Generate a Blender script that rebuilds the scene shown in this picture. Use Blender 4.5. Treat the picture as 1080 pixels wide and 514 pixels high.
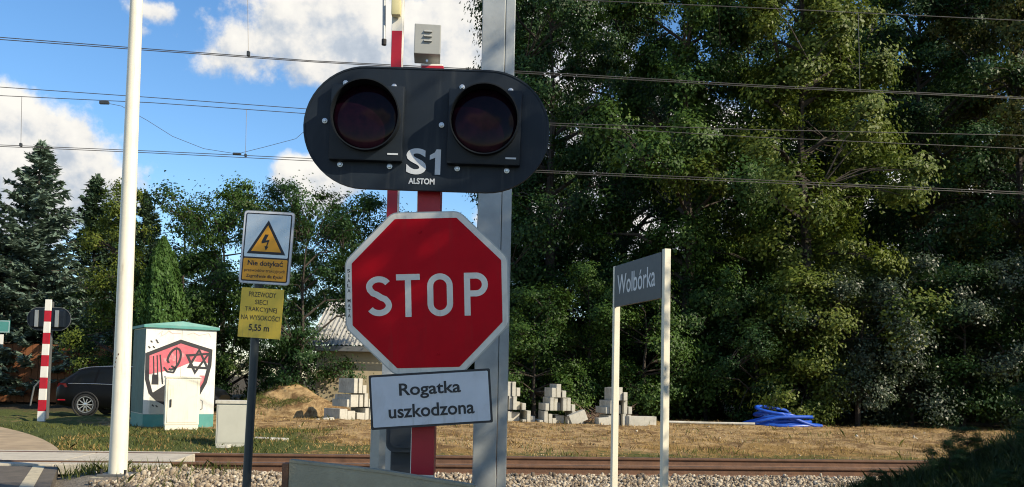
import bpy, bmesh, math, random
import numpy as np
from mathutils import Vector, Matrix

for o in list(bpy.data.objects):
    bpy.data.objects.remove(o)
SC = bpy.context.scene
COL = SC.collection
R = math.radians
PI = math.pi

# ------------------------------------------------------------------ camera
FPX, CX, CY = 935.0, 540.0, 353.0          # focal length and principal point in photo pixels (1080 wide)
PITCH, ROLL, CAMZ = R(3.0), R(1.15), 1.25
cF = Vector((0, math.cos(PITCH), math.sin(PITCH)))
cU0 = Vector((0, -math.sin(PITCH), math.cos(PITCH)))
cR0 = Vector((1, 0, 0))
cR = cR0 * math.cos(ROLL) + cU0 * math.sin(ROLL)
cU = cU0 * math.cos(ROLL) - cR0 * math.sin(ROLL)
cam_data = bpy.data.cameras.new('camera')
cam = bpy.data.objects.new('camera', cam_data)
COL.objects.link(cam)
M3 = Matrix((cR, cU, -cF)).transposed()
cam.matrix_world = Matrix.Translation((0, 0, CAMZ)) @ M3.to_4x4()
cam_data.sensor_fit = 'HORIZONTAL'
cam_data.sensor_width = 36.0
cam_data.lens = 36.0 * FPX / 1080.0
cam_data.shift_y = (CY - 257.0) / 1080.0
cam_data.clip_start = 0.05
cam_data.clip_end = 3000
SC.camera = cam

def ray(u, v):
    return cF + cR * ((u - CX) / FPX) - cU * ((v - CY) / FPX)
def at(u, v, y):
    d = ray(u, v)
    return Vector((0, 0, CAMZ)) + d * (y / d.y)

# ------------------------------------------------------------------ light
SUN_EL = R(33.0)
SUN_H = Vector((0.883, -0.469, 0)).normalized()
SUN_DIR = Vector((SUN_H.x * math.cos(SUN_EL), SUN_H.y * math.cos(SUN_EL), math.sin(SUN_EL)))
sl = bpy.data.lights.new('sun', 'SUN')
sl.energy = 5.0
sl.angle = R(0.53)
sl.color = (1.0, 0.87, 0.66)
sun = bpy.data.objects.new('sun', sl)
COL.objects.link(sun)
sun.rotation_euler = SUN_DIR.to_track_quat('Z', 'Y').to_euler()
sun.location = (30, -12, 30)

SC.view_settings.view_transform = 'Standard'
SC.view_settings.look = 'None'
SC.view_settings.gamma = 1.0
SC.view_settings.use_curve_mapping = False
SC.view_settings.exposure = 0.5
SC.cycles.use_denoising = True
SC.cycles.max_bounces = 6
SC.cycles.filter_width = 1.1
SC.cycles.transparent_max_bounces = 8

world = bpy.data.worlds.new('World')
SC.world = world
world.use_nodes = True
wt = world.node_tree
wt.nodes.clear()

class NT:
    """tiny helper for wiring shader nodes"""
    def __init__(s, tree): s.t = tree
    def n(s, typ, **kw):
        nd = s.t.nodes.new(typ)
        for k, v in kw.items(): setattr(nd, k, v)
        return nd
    def set(s, sock, v):
        if isinstance(v, bpy.types.NodeSocket): s.t.links.new(v, sock)
        elif v is not None: sock.default_value = v
    def math(s, op, a, b=None, c=None, clamp=False):
        nd = s.n('ShaderNodeMath', operation=op, use_clamp=clamp)
        for i, v in enumerate((a, b, c)):
            if v is not None: s.set(nd.inputs[i], v)
        return nd.outputs[0]
    def vec(s, op, a, b=None):
        nd = s.n('ShaderNodeVectorMath', operation=op)
        s.set(nd.inputs[0], a)
        if b is not None: s.set(nd.inputs[1], b)
        return nd.outputs['Value'] if op in ('DOT_PRODUCT', 'LENGTH', 'DISTANCE') else nd.outputs[0]
    def noise(s, vec, scale, detail=4, rough=0.55, dist=0.0):
        nd = s.n('ShaderNodeTexNoise')
        if vec is not None: s.set(nd.inputs['Vector'], vec)
        nd.inputs['Scale'].default_value = scale
        nd.inputs['Detail'].default_value = detail
        nd.inputs['Roughness'].default_value = rough
        nd.inputs['Distortion'].default_value = dist
        return nd.outputs['Fac']
    def ramp(s, fac, stops):
        nd = s.n('ShaderNodeValToRGB')
        e = nd.color_ramp.elements
        while len(e) < len(stops): e.new(0.5)
        for i, (p, c) in enumerate(stops):
            e[i].position = p
            e[i].color = (c[0], c[1], c[2], 1)
        s.set(nd.inputs[0], fac)
        return nd.outputs[0]
    def mix(s, fac, a, b):
        nd = s.n('ShaderNodeMix', data_type='RGBA')
        s.set(nd.inputs['Factor'], fac)
        for k, v in ((6, a), (7, b)):
            if isinstance(v, (tuple, list)): v = (v[0], v[1], v[2], 1)
            s.set(nd.inputs[k], v)
        return nd.outputs[2]
    def smooth(s, v, lo, hi, a=0.0, b=1.0):
        nd = s.n('ShaderNodeMapRange', interpolation_type='SMOOTHSTEP')
        s.set(nd.inputs['Value'], v)
        nd.inputs['From Min'].default_value = lo
        nd.inputs['From Max'].default_value = hi
        nd.inputs['To Min'].default_value = a
        nd.inputs['To Max'].default_value = b
        return nd.outputs['Result']

w = NT(wt)
sky = w.n('ShaderNodeTexSky', sky_type='NISHITA')
sky.sun_disc = False
sky.sun_elevation = SUN_EL
sky.sun_rotation = math.atan2(SUN_H.x, SUN_H.y)
sky.altitude = 200
sky.air_density = 1.0
sky.dust_density = 0.3
sky.ozone_density = 2.5
bg_sky = w.n('ShaderNodeBackground')
hs = w.n('ShaderNodeHueSaturation')
hs.inputs['Saturation'].default_value = 1.2
wt.links.new(sky.outputs[0], hs.inputs['Color'])
wt.links.new(hs.outputs[0], bg_sky.inputs[0])
bg_sky.inputs[1].default_value = 0.135
tc = w.n('ShaderNodeTexCoord')
DIRV = tc.outputs['Generated']
# cumulus clouds: soft ellipses on the sky sphere, broken up by fractal noise
clouds = []
for (u, v, ru, rv) in [(425, 45, 205, 76), (560, 70, 120, 90), (28, 186, 120, 72), (328, 192, 52, 40), (690, 200, 220, 110),
                       (72, 19, 75, 16), (165, 14, 50, 14), (1000, 250, 200, 80), (-160, 120, 90, 60)]:
    clouds.append((ray(u, v).normalized(), ru / FPX, rv / FPX))
clouds.append((Vector((-0.12, -1.0, 0.31)).normalized(), 0.09, 0.045))      # the small cloud that the signal lenses mirror
rs = random.Random(5)
for i in range(22):                                    # the rest of the sky carries the same broken cumulus
    az = R(40) + (2 * PI - R(80)) * (i + rs.random() * 0.8) / 22
    el = R(rs.choice([10, 16, 24, 34, 48]))
    d = Vector((math.sin(az) * math.cos(el), math.cos(az) * math.cos(el), math.sin(el)))
    clouds.append((d, rs.uniform(0.12, 0.28), rs.uniform(0.06, 0.11)))
field = None; wsum = None; bsum = None
for (c, rx, ry) in clouds:
    r_ = Vector((c.y, -c.x, 0)).normalized()
    u_ = r_.cross(c).normalized()
    e = w.vec('SUBTRACT', DIRV, tuple(c))
    cb = w.n('ShaderNodeCombineXYZ')
    up = w.vec('DOT_PRODUCT', e, tuple(u_ / ry))
    wt.links.new(w.vec('DOT_PRODUCT', e, tuple(r_ / rx)), cb.inputs[0])
    wt.links.new(up, cb.inputs[1])
    wt.links.new(w.vec('DOT_PRODUCT', e, tuple(c / 0.5)), cb.inputs[2])
    val = w.math('SUBTRACT', 1.0, w.vec('LENGTH', cb.outputs[0]))
    if ry < 0.03: val = w.math('MULTIPLY_ADD', val, 0.3, -0.10)      # thin wisps never close up
    field = val if field is None else w.math('MAXIMUM', field, val)
    wg = w.math('MAXIMUM', w.math('ADD', val, 0.4), 0.0)
    wb_ = w.math('MULTIPLY', wg, up)
    wsum = wg if wsum is None else w.math('ADD', wsum, wg)
    bsum = wb_ if bsum is None else w.math('ADD', bsum, wb_)
field = w.math('MAXIMUM', field, -1.0)
height = w.math('DIVIDE', bsum, w.math('ADD', wsum, 0.02))       # -1 at a cloud's base, +1 at its top
n0 = w.noise(DIRV, 7.0, 3, 0.5)
n1 = w.noise(DIRV, 17.0, 10, 0.58)
n2 = w.noise(w.vec('ADD', DIRV, tuple((SUN_DIR + Vector((0, 0, 0.5))) * 0.014)), 17.0, 6, 0.55)
nn = w.math('ADD', w.math('MULTIPLY', n0, 0.45), w.math('MULTIPLY', n1, 0.55))
dens = w.math('ADD', field, w.math('MULTIPLY', w.math('SUBTRACT', nn, 0.5), 2.2))
mask = w.smooth(dens, 0.06, 0.30)
lit = w.math('MULTIPLY_ADD', w.math('SUBTRACT', n1, n2), 1.9, 0.56)
lit = w.math('ADD', lit, w.math('MULTIPLY', height, 0.34))
lit = w.math('ADD', lit, w.math('MULTIPLY', w.math('SUBTRACT', 0.45, dens), 0.12), clamp=True)
ccol = w.ramp(lit, [(0.0, (0.40, 0.47, 0.57)), (0.35, (0.55, 0.61, 0.69)), (0.65, (0.90, 0.88, 0.84)), (0.9, (1.0, 0.97, 0.90))])
bg_c = w.n('ShaderNodeBackground')
wt.links.new(ccol, bg_c.inputs[0])
bg_c.inputs[1].default_value = 0.72
ms = w.n('ShaderNodeMixShader')
wt.links.new(mask, ms.inputs[0])
wt.links.new(bg_sky.outputs[0], ms.inputs[1])
wt.links.new(bg_c.outputs[0], ms.inputs[2])
wo = w.n('ShaderNodeOutputWorld')
wt.links.new(ms.outputs[0], wo.inputs[0])

# ------------------------------------------------------------------ materials
def new_mat(name):
    m = bpy.data.materials.new(name)
    m.use_nodes = True
    t = NT(m.node_tree)
    b = m.node_tree.nodes['Principled BSDF']
    return m, t, b

def simple(name, col, rough=0.6, metal=0.0, var=0.12, scale=6.0, bump=0.0, bscale=40.0, dirt=None, dirt_amt=0.4, coat=0.0, spec=0.5, streak=None, streak_amt=0.5):
    m, t, b = new_mat(name)
    co = t.n('ShaderNodeTexCoord').outputs['Object']
    n = t.noise(co, scale, 6, 0.6)
    lo = tuple(max(0, c * (1 - var)) for c in col)
    hi = tuple(min(1, c * (1 + var)) for c in col)
    c = t.ramp(n, [(0.3, lo), (0.7, hi)])
    if dirt:
        dn = t.noise(co, scale * 0.6, 8, 0.7, 0.6)
        c = t.mix(t.math('MULTIPLY', t.smooth(dn, 0.5, 0.72), dirt_amt), c, dirt)
    if streak:
        mp = t.n('ShaderNodeMapping')
        mp.inputs['Scale'].default_value = (1.0, 1.0, 0.06)
        t.t.links.new(co, mp.inputs['Vector'])
        sn = t.noise(mp.outputs[0], 26, 6, 0.7)
        s2 = t.noise(co, 2.3, 4, 0.6)
        c = t.mix(t.math('MULTIPLY', t.math('MULTIPLY', t.smooth(sn, 0.5, 0.7), t.smooth(s2, 0.4, 0.65)), streak_amt), c, streak)
    t.set(b.inputs['Base Color'], c)
    rn = t.noise(co, scale * 3, 4, 0.6)
    t.set(b.inputs['Roughness'], t.math('MULTIPLY_ADD', rn, 0.2, rough - 0.1, clamp=True))
    b.inputs['Metallic'].default_value = metal
    b.inputs['Specular IOR Level'].default_value = spec
    b.inputs['Coat Weight'].default_value = coat
    if bump:
        bp = t.n('ShaderNodeBump')
        bp.inputs['Strength'].default_value = bump
        bp.inputs['Distance'].default_value = 0.02
        t.set(bp.inputs['Height'], t.noise(co, bscale, 6, 0.65))
        t.set(b.inputs['Normal'], bp.outputs[0])
    return m

def leaf_mat(name, cols, trans=0.28, rough=0.5, spec=0.22, nscale=0.35):
    """leaf colour changes from leaf to leaf and in broad drifts over the crown"""
    m, t, b = new_mat(name)
    g = t.n('ShaderNodeNewGeometry')
    co = t.n('ShaderNodeTexCoord').outputs['Object']
    rnd = g.outputs['Random Per Island']
    dr = t.noise(co, nscale, 3, 0.6)
    f = t.math('ADD', t.math('MULTIPLY', rnd, 0.36), t.math('MULTIPLY', dr, 0.95))
    f = t.math('SUBTRACT', f, 0.17, clamp=True)
    k = len(cols)
    c = t.ramp(f, [(0.1 + 0.8 * i / (k - 1), cc) for i, cc in enumerate(cols)])
    t.set(b.inputs['Base Color'], c)
    b.inputs['Roughness'].default_value = rough
    b.inputs['Specular IOR Level'].default_value = spec
    tr = t.n('ShaderNodeBsdfTranslucent')
    t.set(tr.inputs[0], t.mix(0.35, c, (0.11, 0.17, 0.02)))
    mx = t.n('ShaderNodeMixShader')
    mx.inputs[0].default_value = trans
    t.t.links.new(b.outputs[0], mx.inputs[1])
    t.t.links.new(tr.outputs[0], mx.inputs[2])
    out = m.node_tree.nodes['Material Output']
    t.t.links.new(mx.outputs[0], out.inputs[0])
    return m

MAT = {}
MAT['board'] = simple('signal_board_paint', (0.006, 0.012, 0.021), 0.55, var=0.15, scale=3, dirt=(0.030, 0.038, 0.046), dirt_amt=0.4, spec=0.3, streak=(0.05, 0.056, 0.06), streak_amt=0.5)
MAT['housing'] = simple('black_housing', (0.006, 0.011, 0.018), 0.5, var=0.2, spec=0.3)
MAT['hood'] = simple('hood_black', (0.005, 0.008, 0.012), 0.6, spec=0.25)
MAT['white_print'] = simple('white_print', (0.55, 0.58, 0.62), 0.4, var=0.05)
MAT['steel_bolt'] = simple('bright_bolt', (0.6, 0.6, 0.6), 0.3, metal=0.8)
MAT['red'] = simple('red_sheeting', (0.46, 0.002, 0.010), 0.55, var=0.10, scale=5, dirt=(0.30, 0.006, 0.012), dirt_amt=0.45, spec=0.12, streak=(0.30, 0.02, 0.02), streak_amt=0.4)
MAT['red_paint'] = simple('red_paint', (0.40, 0.006, 0.02), 0.45, var=0.12)
MAT['sign_white'] = simple('white_sheeting', (0.72, 0.69, 0.62), 0.45, var=0.08, dirt=(0.45, 0.43, 0.37), dirt_amt=0.4, streak=(0.42, 0.38, 0.30))
MAT['plate_white'] = simple('white_plate', (0.58, 0.61, 0.66), 0.45, var=0.07, dirt=(0.42, 0.42, 0.42), dirt_amt=0.5, streak=(0.36, 0.36, 0.34))
MAT['black_print'] = simple('black_print', (0.008, 0.009, 0.014), 0.45)
MAT['alu'] = simple('grey_aluminium', (0.36, 0.37, 0.36), 0.42, metal=0.6)
MAT['galv'] = simple('galvanised_steel', (0.36, 0.38, 0.38), 0.5, metal=0.35, var=0.18, scale=4, dirt=(0.22, 0.23, 0.22), dirt_amt=0.4, bump=0.05)
MAT['cream'] = simple('cream_paint', (0.74, 0.70, 0.57), 0.45, var=0.05, scale=3, dirt=(0.48, 0.43, 0.33), dirt_amt=0.45, streak=(0.40, 0.34, 0.24), streak_amt=0.6)
MAT['white_paint'] = simple('white_paint', (0.74, 0.72, 0.66), 0.45, var=0.05, dirt=(0.45, 0.42, 0.36), dirt_amt=0.35)
MAT['vent'] = simple('grey_vent_box', (0.30, 0.31, 0.30), 0.5, var=0.08)
MAT['darkpost'] = simple('dark_green_grey_post', (0.030, 0.040, 0.042), 0.5, var=0.2)
MAT['darkbox'] = simple('dark_grey_casing', (0.035, 0.042, 0.050), 0.5, var=0.15)
MAT['yellow'] = simple('yellow_plate', (0.80, 0.55, 0.055), 0.45, var=0.08, dirt=(0.48, 0.37, 0.09), dirt_amt=0.4, streak=(0.4, 0.3, 0.1))
MAT['orange'] = simple('orange_sheeting', (0.80, 0.36, 0.014), 0.42, var=0.06, dirt=(0.5, 0.25, 0.04), dirt_amt=0.3)
MAT['silver'] = simple('silver_sheeting', (0.50, 0.53, 0.56), 0.25, metal=0.55, var=0.06)
MAT['navy'] = simple('slate_sign', (0.030, 0.038, 0.050), 0.42, var=0.08)
MAT['light_text'] = simple('pale_letter', (0.62, 0.64, 0.66), 0.45, var=0.04)
MAT['teal'] = simple('teal_paint', (0.065, 0.25, 0.225), 0.5, var=0.1, dirt=(0.2, 0.3, 0.26), dirt_amt=0.4)
MAT['cab_white'] = simple('cabinet_white', (0.66, 0.65, 0.60), 0.55, var=0.06, scale=2, dirt=(0.45, 0.42, 0.37), dirt_amt=0.5, streak=(0.34, 0.30, 0.24), streak_amt=0.6)
MAT['pillar_grey'] = simple('cabinet_grey', (0.42, 0.42, 0.36), 0.55, var=0.06, scale=3, dirt=(0.3, 0.28, 0.22), dirt_amt=0.35)
MAT['concrete'] = simple('pale_concrete', (0.45, 0.435, 0.375), 0.85, var=0.22, scale=4, bump=0.3, dirt=(0.25, 0.23, 0.18), dirt_amt=0.75, streak=(0.26, 0.23, 0.17), streak_amt=0.7)
MAT['concrete_grey'] = simple('weathered_concrete', (0.32, 0.30, 0.215), 0.9, var=0.2, scale=5, bump=0.4, dirt=(0.17, 0.17, 0.11), dirt_amt=0.6)
MAT['panel'] = simple('crossing_panel', (0.44, 0.40, 0.32), 0.85, var=0.14, scale=5, bump=0.25, dirt=(0.24, 0.21, 0.17), dirt_amt=0.5)
MAT['rust'] = simple('rusty_rail', (0.115, 0.058, 0.033), 0.75, var=0.3, scale=6, bump=0.25, dirt=(0.18, 0.09, 0.042), dirt_amt=0.6)
MAT['railhead'] = simple('worn_rail_head', (0.20, 0.16, 0.14), 0.4, metal=0.6, var=0.2)
MAT['black_rubber'] = simple('black_rubber', (0.012, 0.012, 0.013), 0.7, var=0.2)
MAT['car_black'] = simple('black_car_paint', (0.004, 0.0045, 0.005), 0.35, var=0.1, coat=0.0, spec=0.14)
MAT['car_glass'] = simple('dark_car_glass', (0.006, 0.008, 0.010), 0.15, var=0.05, spec=0.12)
MAT['chrome'] = simple('chrome_trim', (0.62, 0.63, 0.64), 0.25, metal=0.9)
MAT['tail_red'] = simple('tail_light_red', (0.30, 0.008, 0.02), 0.15, var=0.1)
MAT['hose'] = simple('blue_hose', (0.010, 0.075, 0.44), 0.42, var=0.15, scale=8)
MAT['graf_red'] = simple('graffiti_red', (0.52, 0.10, 0.13), 0.6, var=0.25, scale=7, dirt=(0.62, 0.45, 0.42), dirt_amt=0.8)
MAT['graf_black'] = simple('graffiti_black', (0.012, 0.012, 0.016), 0.55, var=0.2)
MAT['graf_pink'] = simple('graffiti_faded', (0.62, 0.42, 0.38), 0.6, var=0.1)
MAT['bark'] = simple('bark', (0.040, 0.032, 0.025), 0.9, var=0.35, scale=5, bump=0.5, bscale=18)
MAT['drytwig'] = simple('dry_twigs', (0.20, 0.14, 0.10), 0.9, var=0.3)
MAT['wall'] = simple('beige_render', (0.33, 0.28, 0.18), 0.85, var=0.15, scale=2, bump=0.2, dirt=(0.3, 0.25, 0.17), dirt_amt=0.5)
MAT['roof_sheet'] = simple('pale_roof_sheet', (0.38, 0.38, 0.36), 0.5, metal=0.1, var=0.08)
MAT['fence_wood'] = simple('brown_fence', (0.22, 0.085, 0.035), 0.8, var=0.25, scale=5)
MAT['wire'] = simple('overhead_wire', (0.10, 0.095, 0.09), 0.45, metal=0.4)
MAT['insul'] = simple('dark_clamp', (0.03, 0.035, 0.04), 0.5)
MAT['line_paint'] = simple('road_line_paint', (0.46, 0.40, 0.27), 0.7, var=0.15, scale=8, dirt=(0.2, 0.18, 0.15), dirt_amt=0.7)
MAT['asphalt'] = simple('asphalt', (0.095, 0.080, 0.062), 0.85, var=0.25, scale=4, bump=0.4, bscale=120, dirt=(0.16, 0.135, 0.10), dirt_amt=0.6)
MAT['teal_shaded'] = simple('shaded_teal_cladding', (0.02, 0.10, 0.10), 0.5, var=0.3, scale=2)  # cabinet teal with the side wall's shade painted in as a darker tone
MAT['sandy'] = simple('sandy_road', (0.33, 0.25, 0.155), 0.9, var=0.25, scale=2, bump=0.3, dirt=(0.22, 0.16, 0.10), dirt_amt=0.6)
MAT['lamp_yellow'] = simple('pale_yellow_lamp', (0.62, 0.56, 0.30), 0.35, var=0.08)
MAT['galv_dark'] = simple('dull_grey_steel', (0.13, 0.135, 0.135), 0.5, metal=0.3)

# lens: dark red glass
m, t, b = new_mat('dark_red_lens')
co = t.n('ShaderNodeTexCoord').outputs['Object']
wv = t.noise(co, 30, 2)
t.set(b.inputs['Base Color'], t.ramp(wv, [(0.3, (0.0045, 0.001, 0.004)), (0.7, (0.009, 0.002, 0.006))]))
b.inputs['Roughness'].default_value = 0.08
b.inputs['Specular IOR Level'].default_value = 0.11
MAT['lens'] = m

# ballast: grey-cream broken stone, one tone per stone
m, t, b = new_mat('ballast_stone')
g = t.n('ShaderNodeNewGeometry')
co = t.n('ShaderNodeTexCoord').outputs['Object']
c = t.ramp(g.outputs['Random Per Island'], [(0.0, (0.07, 0.052, 0.035)), (0.25, (0.20, 0.155, 0.105)), (0.6, (0.33, 0.27, 0.19)), (0.9, (0.45, 0.39, 0.29)), (1.0, (0.60, 0.55, 0.45))])
c = t.mix(t.math('MULTIPLY', t.noise(co, 25, 4), 0.35), c, (0.16, 0.12, 0.085))
t.set(b.inputs['Base Color'], c)
b.inputs['Roughness'].default_value = 0.85
MAT['ballast'] = m

m, t, b = new_mat('soil_clod')
g = t.n('ShaderNodeNewGeometry')
t.set(b.inputs['Base Color'], t.ramp(g.outputs['Random Per Island'], [(0.0, (0.15, 0.095, 0.05)), (0.6, (0.34, 0.24, 0.125)), (0.9, (0.46, 0.36, 0.22)), (1.0, (0.62, 0.58, 0.48))]))
b.inputs['Roughness'].default_value = 0.95
MAT['clod'] = m
# ground: colour from a cover map stored per vertex (r = green cover, g = bare ochre soil, b = grey gravel) and noise
m, t, b = new_mat('ground_cover')
va = t.n('ShaderNodeVertexColor', layer_name='cover')
sep = t.n('ShaderNodeSeparateColor')
t.t.links.new(va.outputs[0], sep.inputs[0])
co = t.n('ShaderNodeTexCoord').outputs['Object']
na = t.noise(co, 0.9, 8, 0.65)
nb = t.noise(co, 7, 8, 0.7)
nc = t.noise(co, 38, 5, 0.7)
soil = t.ramp(nb, [(0.3, (0.20, 0.125, 0.060)), (0.55, (0.38, 0.265, 0.130)), (0.75, (0.52, 0.385, 0.205))])
straw = t.ramp(nc, [(0.35, (0.15, 0.090, 0.034)), (0.65, (0.36, 0.235, 0.085))])
green = t.ramp(nc, [(0.35, (0.035, 0.048, 0.015)), (0.65, (0.10, 0.12, 0.032))])
gravel = t.ramp(nc, [(0.35, (0.10, 0.085, 0.065)), (0.65, (0.30, 0.27, 0.22))])
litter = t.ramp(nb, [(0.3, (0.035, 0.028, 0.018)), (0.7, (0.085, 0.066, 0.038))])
fs = t.smooth(t.math('ADD', sep.outputs[1], t.math('MULTIPLY', t.math('SUBTRACT', na, 0.5), 1.4)), 0.35, 0.65)
fg = t.smooth(t.math('ADD', sep.outputs[0], t.math('MULTIPLY', t.math('SUBTRACT', nb, 0.5), 1.3)), 0.35, 0.65)
c = t.mix(fs, straw, soil)
nd_ = t.noise(co, 1.7, 7, 0.7, 0.5)
c = t.mix(t.math('MULTIPLY', t.smooth(nd_, 0.46, 0.60), 0.85), c, (0.115, 0.066, 0.030))
c = t.mix(t.math('MULTIPLY', t.smooth(t.noise(co, 11, 6, 0.7), 0.60, 0.72), 0.7), c, (0.55, 0.40, 0.21))
c = t.mix(fg, c, green)
c = t.mix(sep.outputs[2], c, gravel)
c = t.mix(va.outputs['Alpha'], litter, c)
t.set(b.inputs['Base Color'], c)
b.inputs['Roughness'].default_value = 0.95
b.inputs['Specular IOR Level'].default_value = 0.15
bp = t.n('ShaderNodeBump')
bp.inputs['Strength'].default_value = 0.7
bp.inputs['Distance'].default_value = 0.06
t.set(bp.inputs['Height'], t.math('ADD', nb, t.math('MULTIPLY', nc, 0.5)))
t.set(b.inputs['Normal'], bp.outputs[0])
MAT['ground'] = m

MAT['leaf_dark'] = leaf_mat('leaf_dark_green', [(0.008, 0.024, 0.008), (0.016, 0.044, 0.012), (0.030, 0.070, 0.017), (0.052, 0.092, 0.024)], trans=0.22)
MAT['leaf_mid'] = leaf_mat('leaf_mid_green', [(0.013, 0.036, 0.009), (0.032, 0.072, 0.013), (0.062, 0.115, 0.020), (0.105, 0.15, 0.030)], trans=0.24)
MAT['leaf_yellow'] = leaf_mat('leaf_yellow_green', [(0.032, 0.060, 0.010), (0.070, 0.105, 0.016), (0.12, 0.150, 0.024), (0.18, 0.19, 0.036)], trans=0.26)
MAT['leaf_brown'] = leaf_mat('leaf_turning_brown', [(0.020, 0.038, 0.010), (0.050, 0.070, 0.016), (0.11, 0.100, 0.024), (0.18, 0.125, 0.042)], trans=0.22)
MAT['leaf_silver'] = leaf_mat('leaf_grey_green', [(0.016, 0.030, 0.016), (0.030, 0.050, 0.026), (0.055, 0.078, 0.042), (0.09, 0.11, 0.065)], spec=0.4, rough=0.42)
MAT['needle'] = leaf_mat('spruce_needles', [(0.060, 0.098, 0.075), (0.105, 0.155, 0.12), (0.15, 0.21, 0.16), (0.20, 0.26, 0.20)], trans=0.14, rough=0.6)
MAT['needle_dark'] = leaf_mat('dark_spruce_needles', [(0.022, 0.046, 0.027), (0.042, 0.075, 0.042), (0.068, 0.105, 0.055)], trans=0.1, rough=0.6)
MAT['thuja'] = leaf_mat('thuja_scales', [(0.03, 0.075, 0.016), (0.055, 0.115, 0.024), (0.09, 0.15, 0.035)], trans=0.15, rough=0.6)
MAT['grass_dry'] = leaf_mat('dry_grass', [(0.16, 0.095, 0.035), (0.32, 0.20, 0.075), (0.45, 0.31, 0.12), (0.15, 0.14, 0.04)], trans=0.2, rough=0.7, spec=0.2, nscale=1.2)
MAT['grass_green'] = leaf_mat('green_grass', [(0.04, 0.06, 0.014), (0.08, 0.10, 0.024), (0.13, 0.14, 0.035), (0.22, 0.18, 0.07)], trans=0.25, rough=0.6, spec=0.25, nscale=1.0)
MAT['grass_brown'] = leaf_mat('withered_grass', [(0.06, 0.038, 0.018), (0.11, 0.068, 0.030), (0.18, 0.12, 0.05)], trans=0.2, rough=0.8, spec=0.1, nscale=1.2)
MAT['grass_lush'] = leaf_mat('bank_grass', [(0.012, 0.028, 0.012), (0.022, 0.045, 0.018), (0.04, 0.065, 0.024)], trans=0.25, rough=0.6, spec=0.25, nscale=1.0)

# ------------------------------------------------------------------ mesh helpers
def tag(o, label=None, cat=None, group=None, kind=None):
    if label: o['label'] = label
    if cat: o['category'] = cat
    if group: o['group'] = group
    if kind: o['kind'] = kind
    return o

def thing(name, label, cat, loc=(0, 0, 0), rot=(0, 0, 0), group=None):
    o = bpy.data.objects.new(name, None)
    o.empty_display_size = 0.2
    COL.objects.link(o)
    o.location = loc
    o.rotation_euler = rot
    return tag(o, label, cat, group)

def mesh_np(name, V, F, mat, parent=None, smooth=False):
    """V (n,3) array; F (m,k) array of equal-sized faces"""
    V = np.asarray(V, dtype=np.float32)
    F = np.asarray(F, dtype=np.int32)
    me = bpy.data.meshes.new(name)
    k = F.shape[1]
    me.vertices.add(len(V))
    me.vertices.foreach_set('co', V.ravel())
    me.loops.add(F.size)
    me.loops.foreach_set('vertex_index', F.ravel())
    me.polygons.add(len(F))
    me.polygons.foreach_set('loop_start', np.arange(0, F.size, k, dtype=np.int32))
    if smooth: me.polygons.foreach_set('use_smooth', np.ones(len(F), dtype=bool))
    me.update(calc_edges=True)
    me.materials.append(mat)
    o = bpy.data.objects.new(name, me)
    COL.objects.link(o)
    if parent: o.parent = parent
    return o

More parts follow.
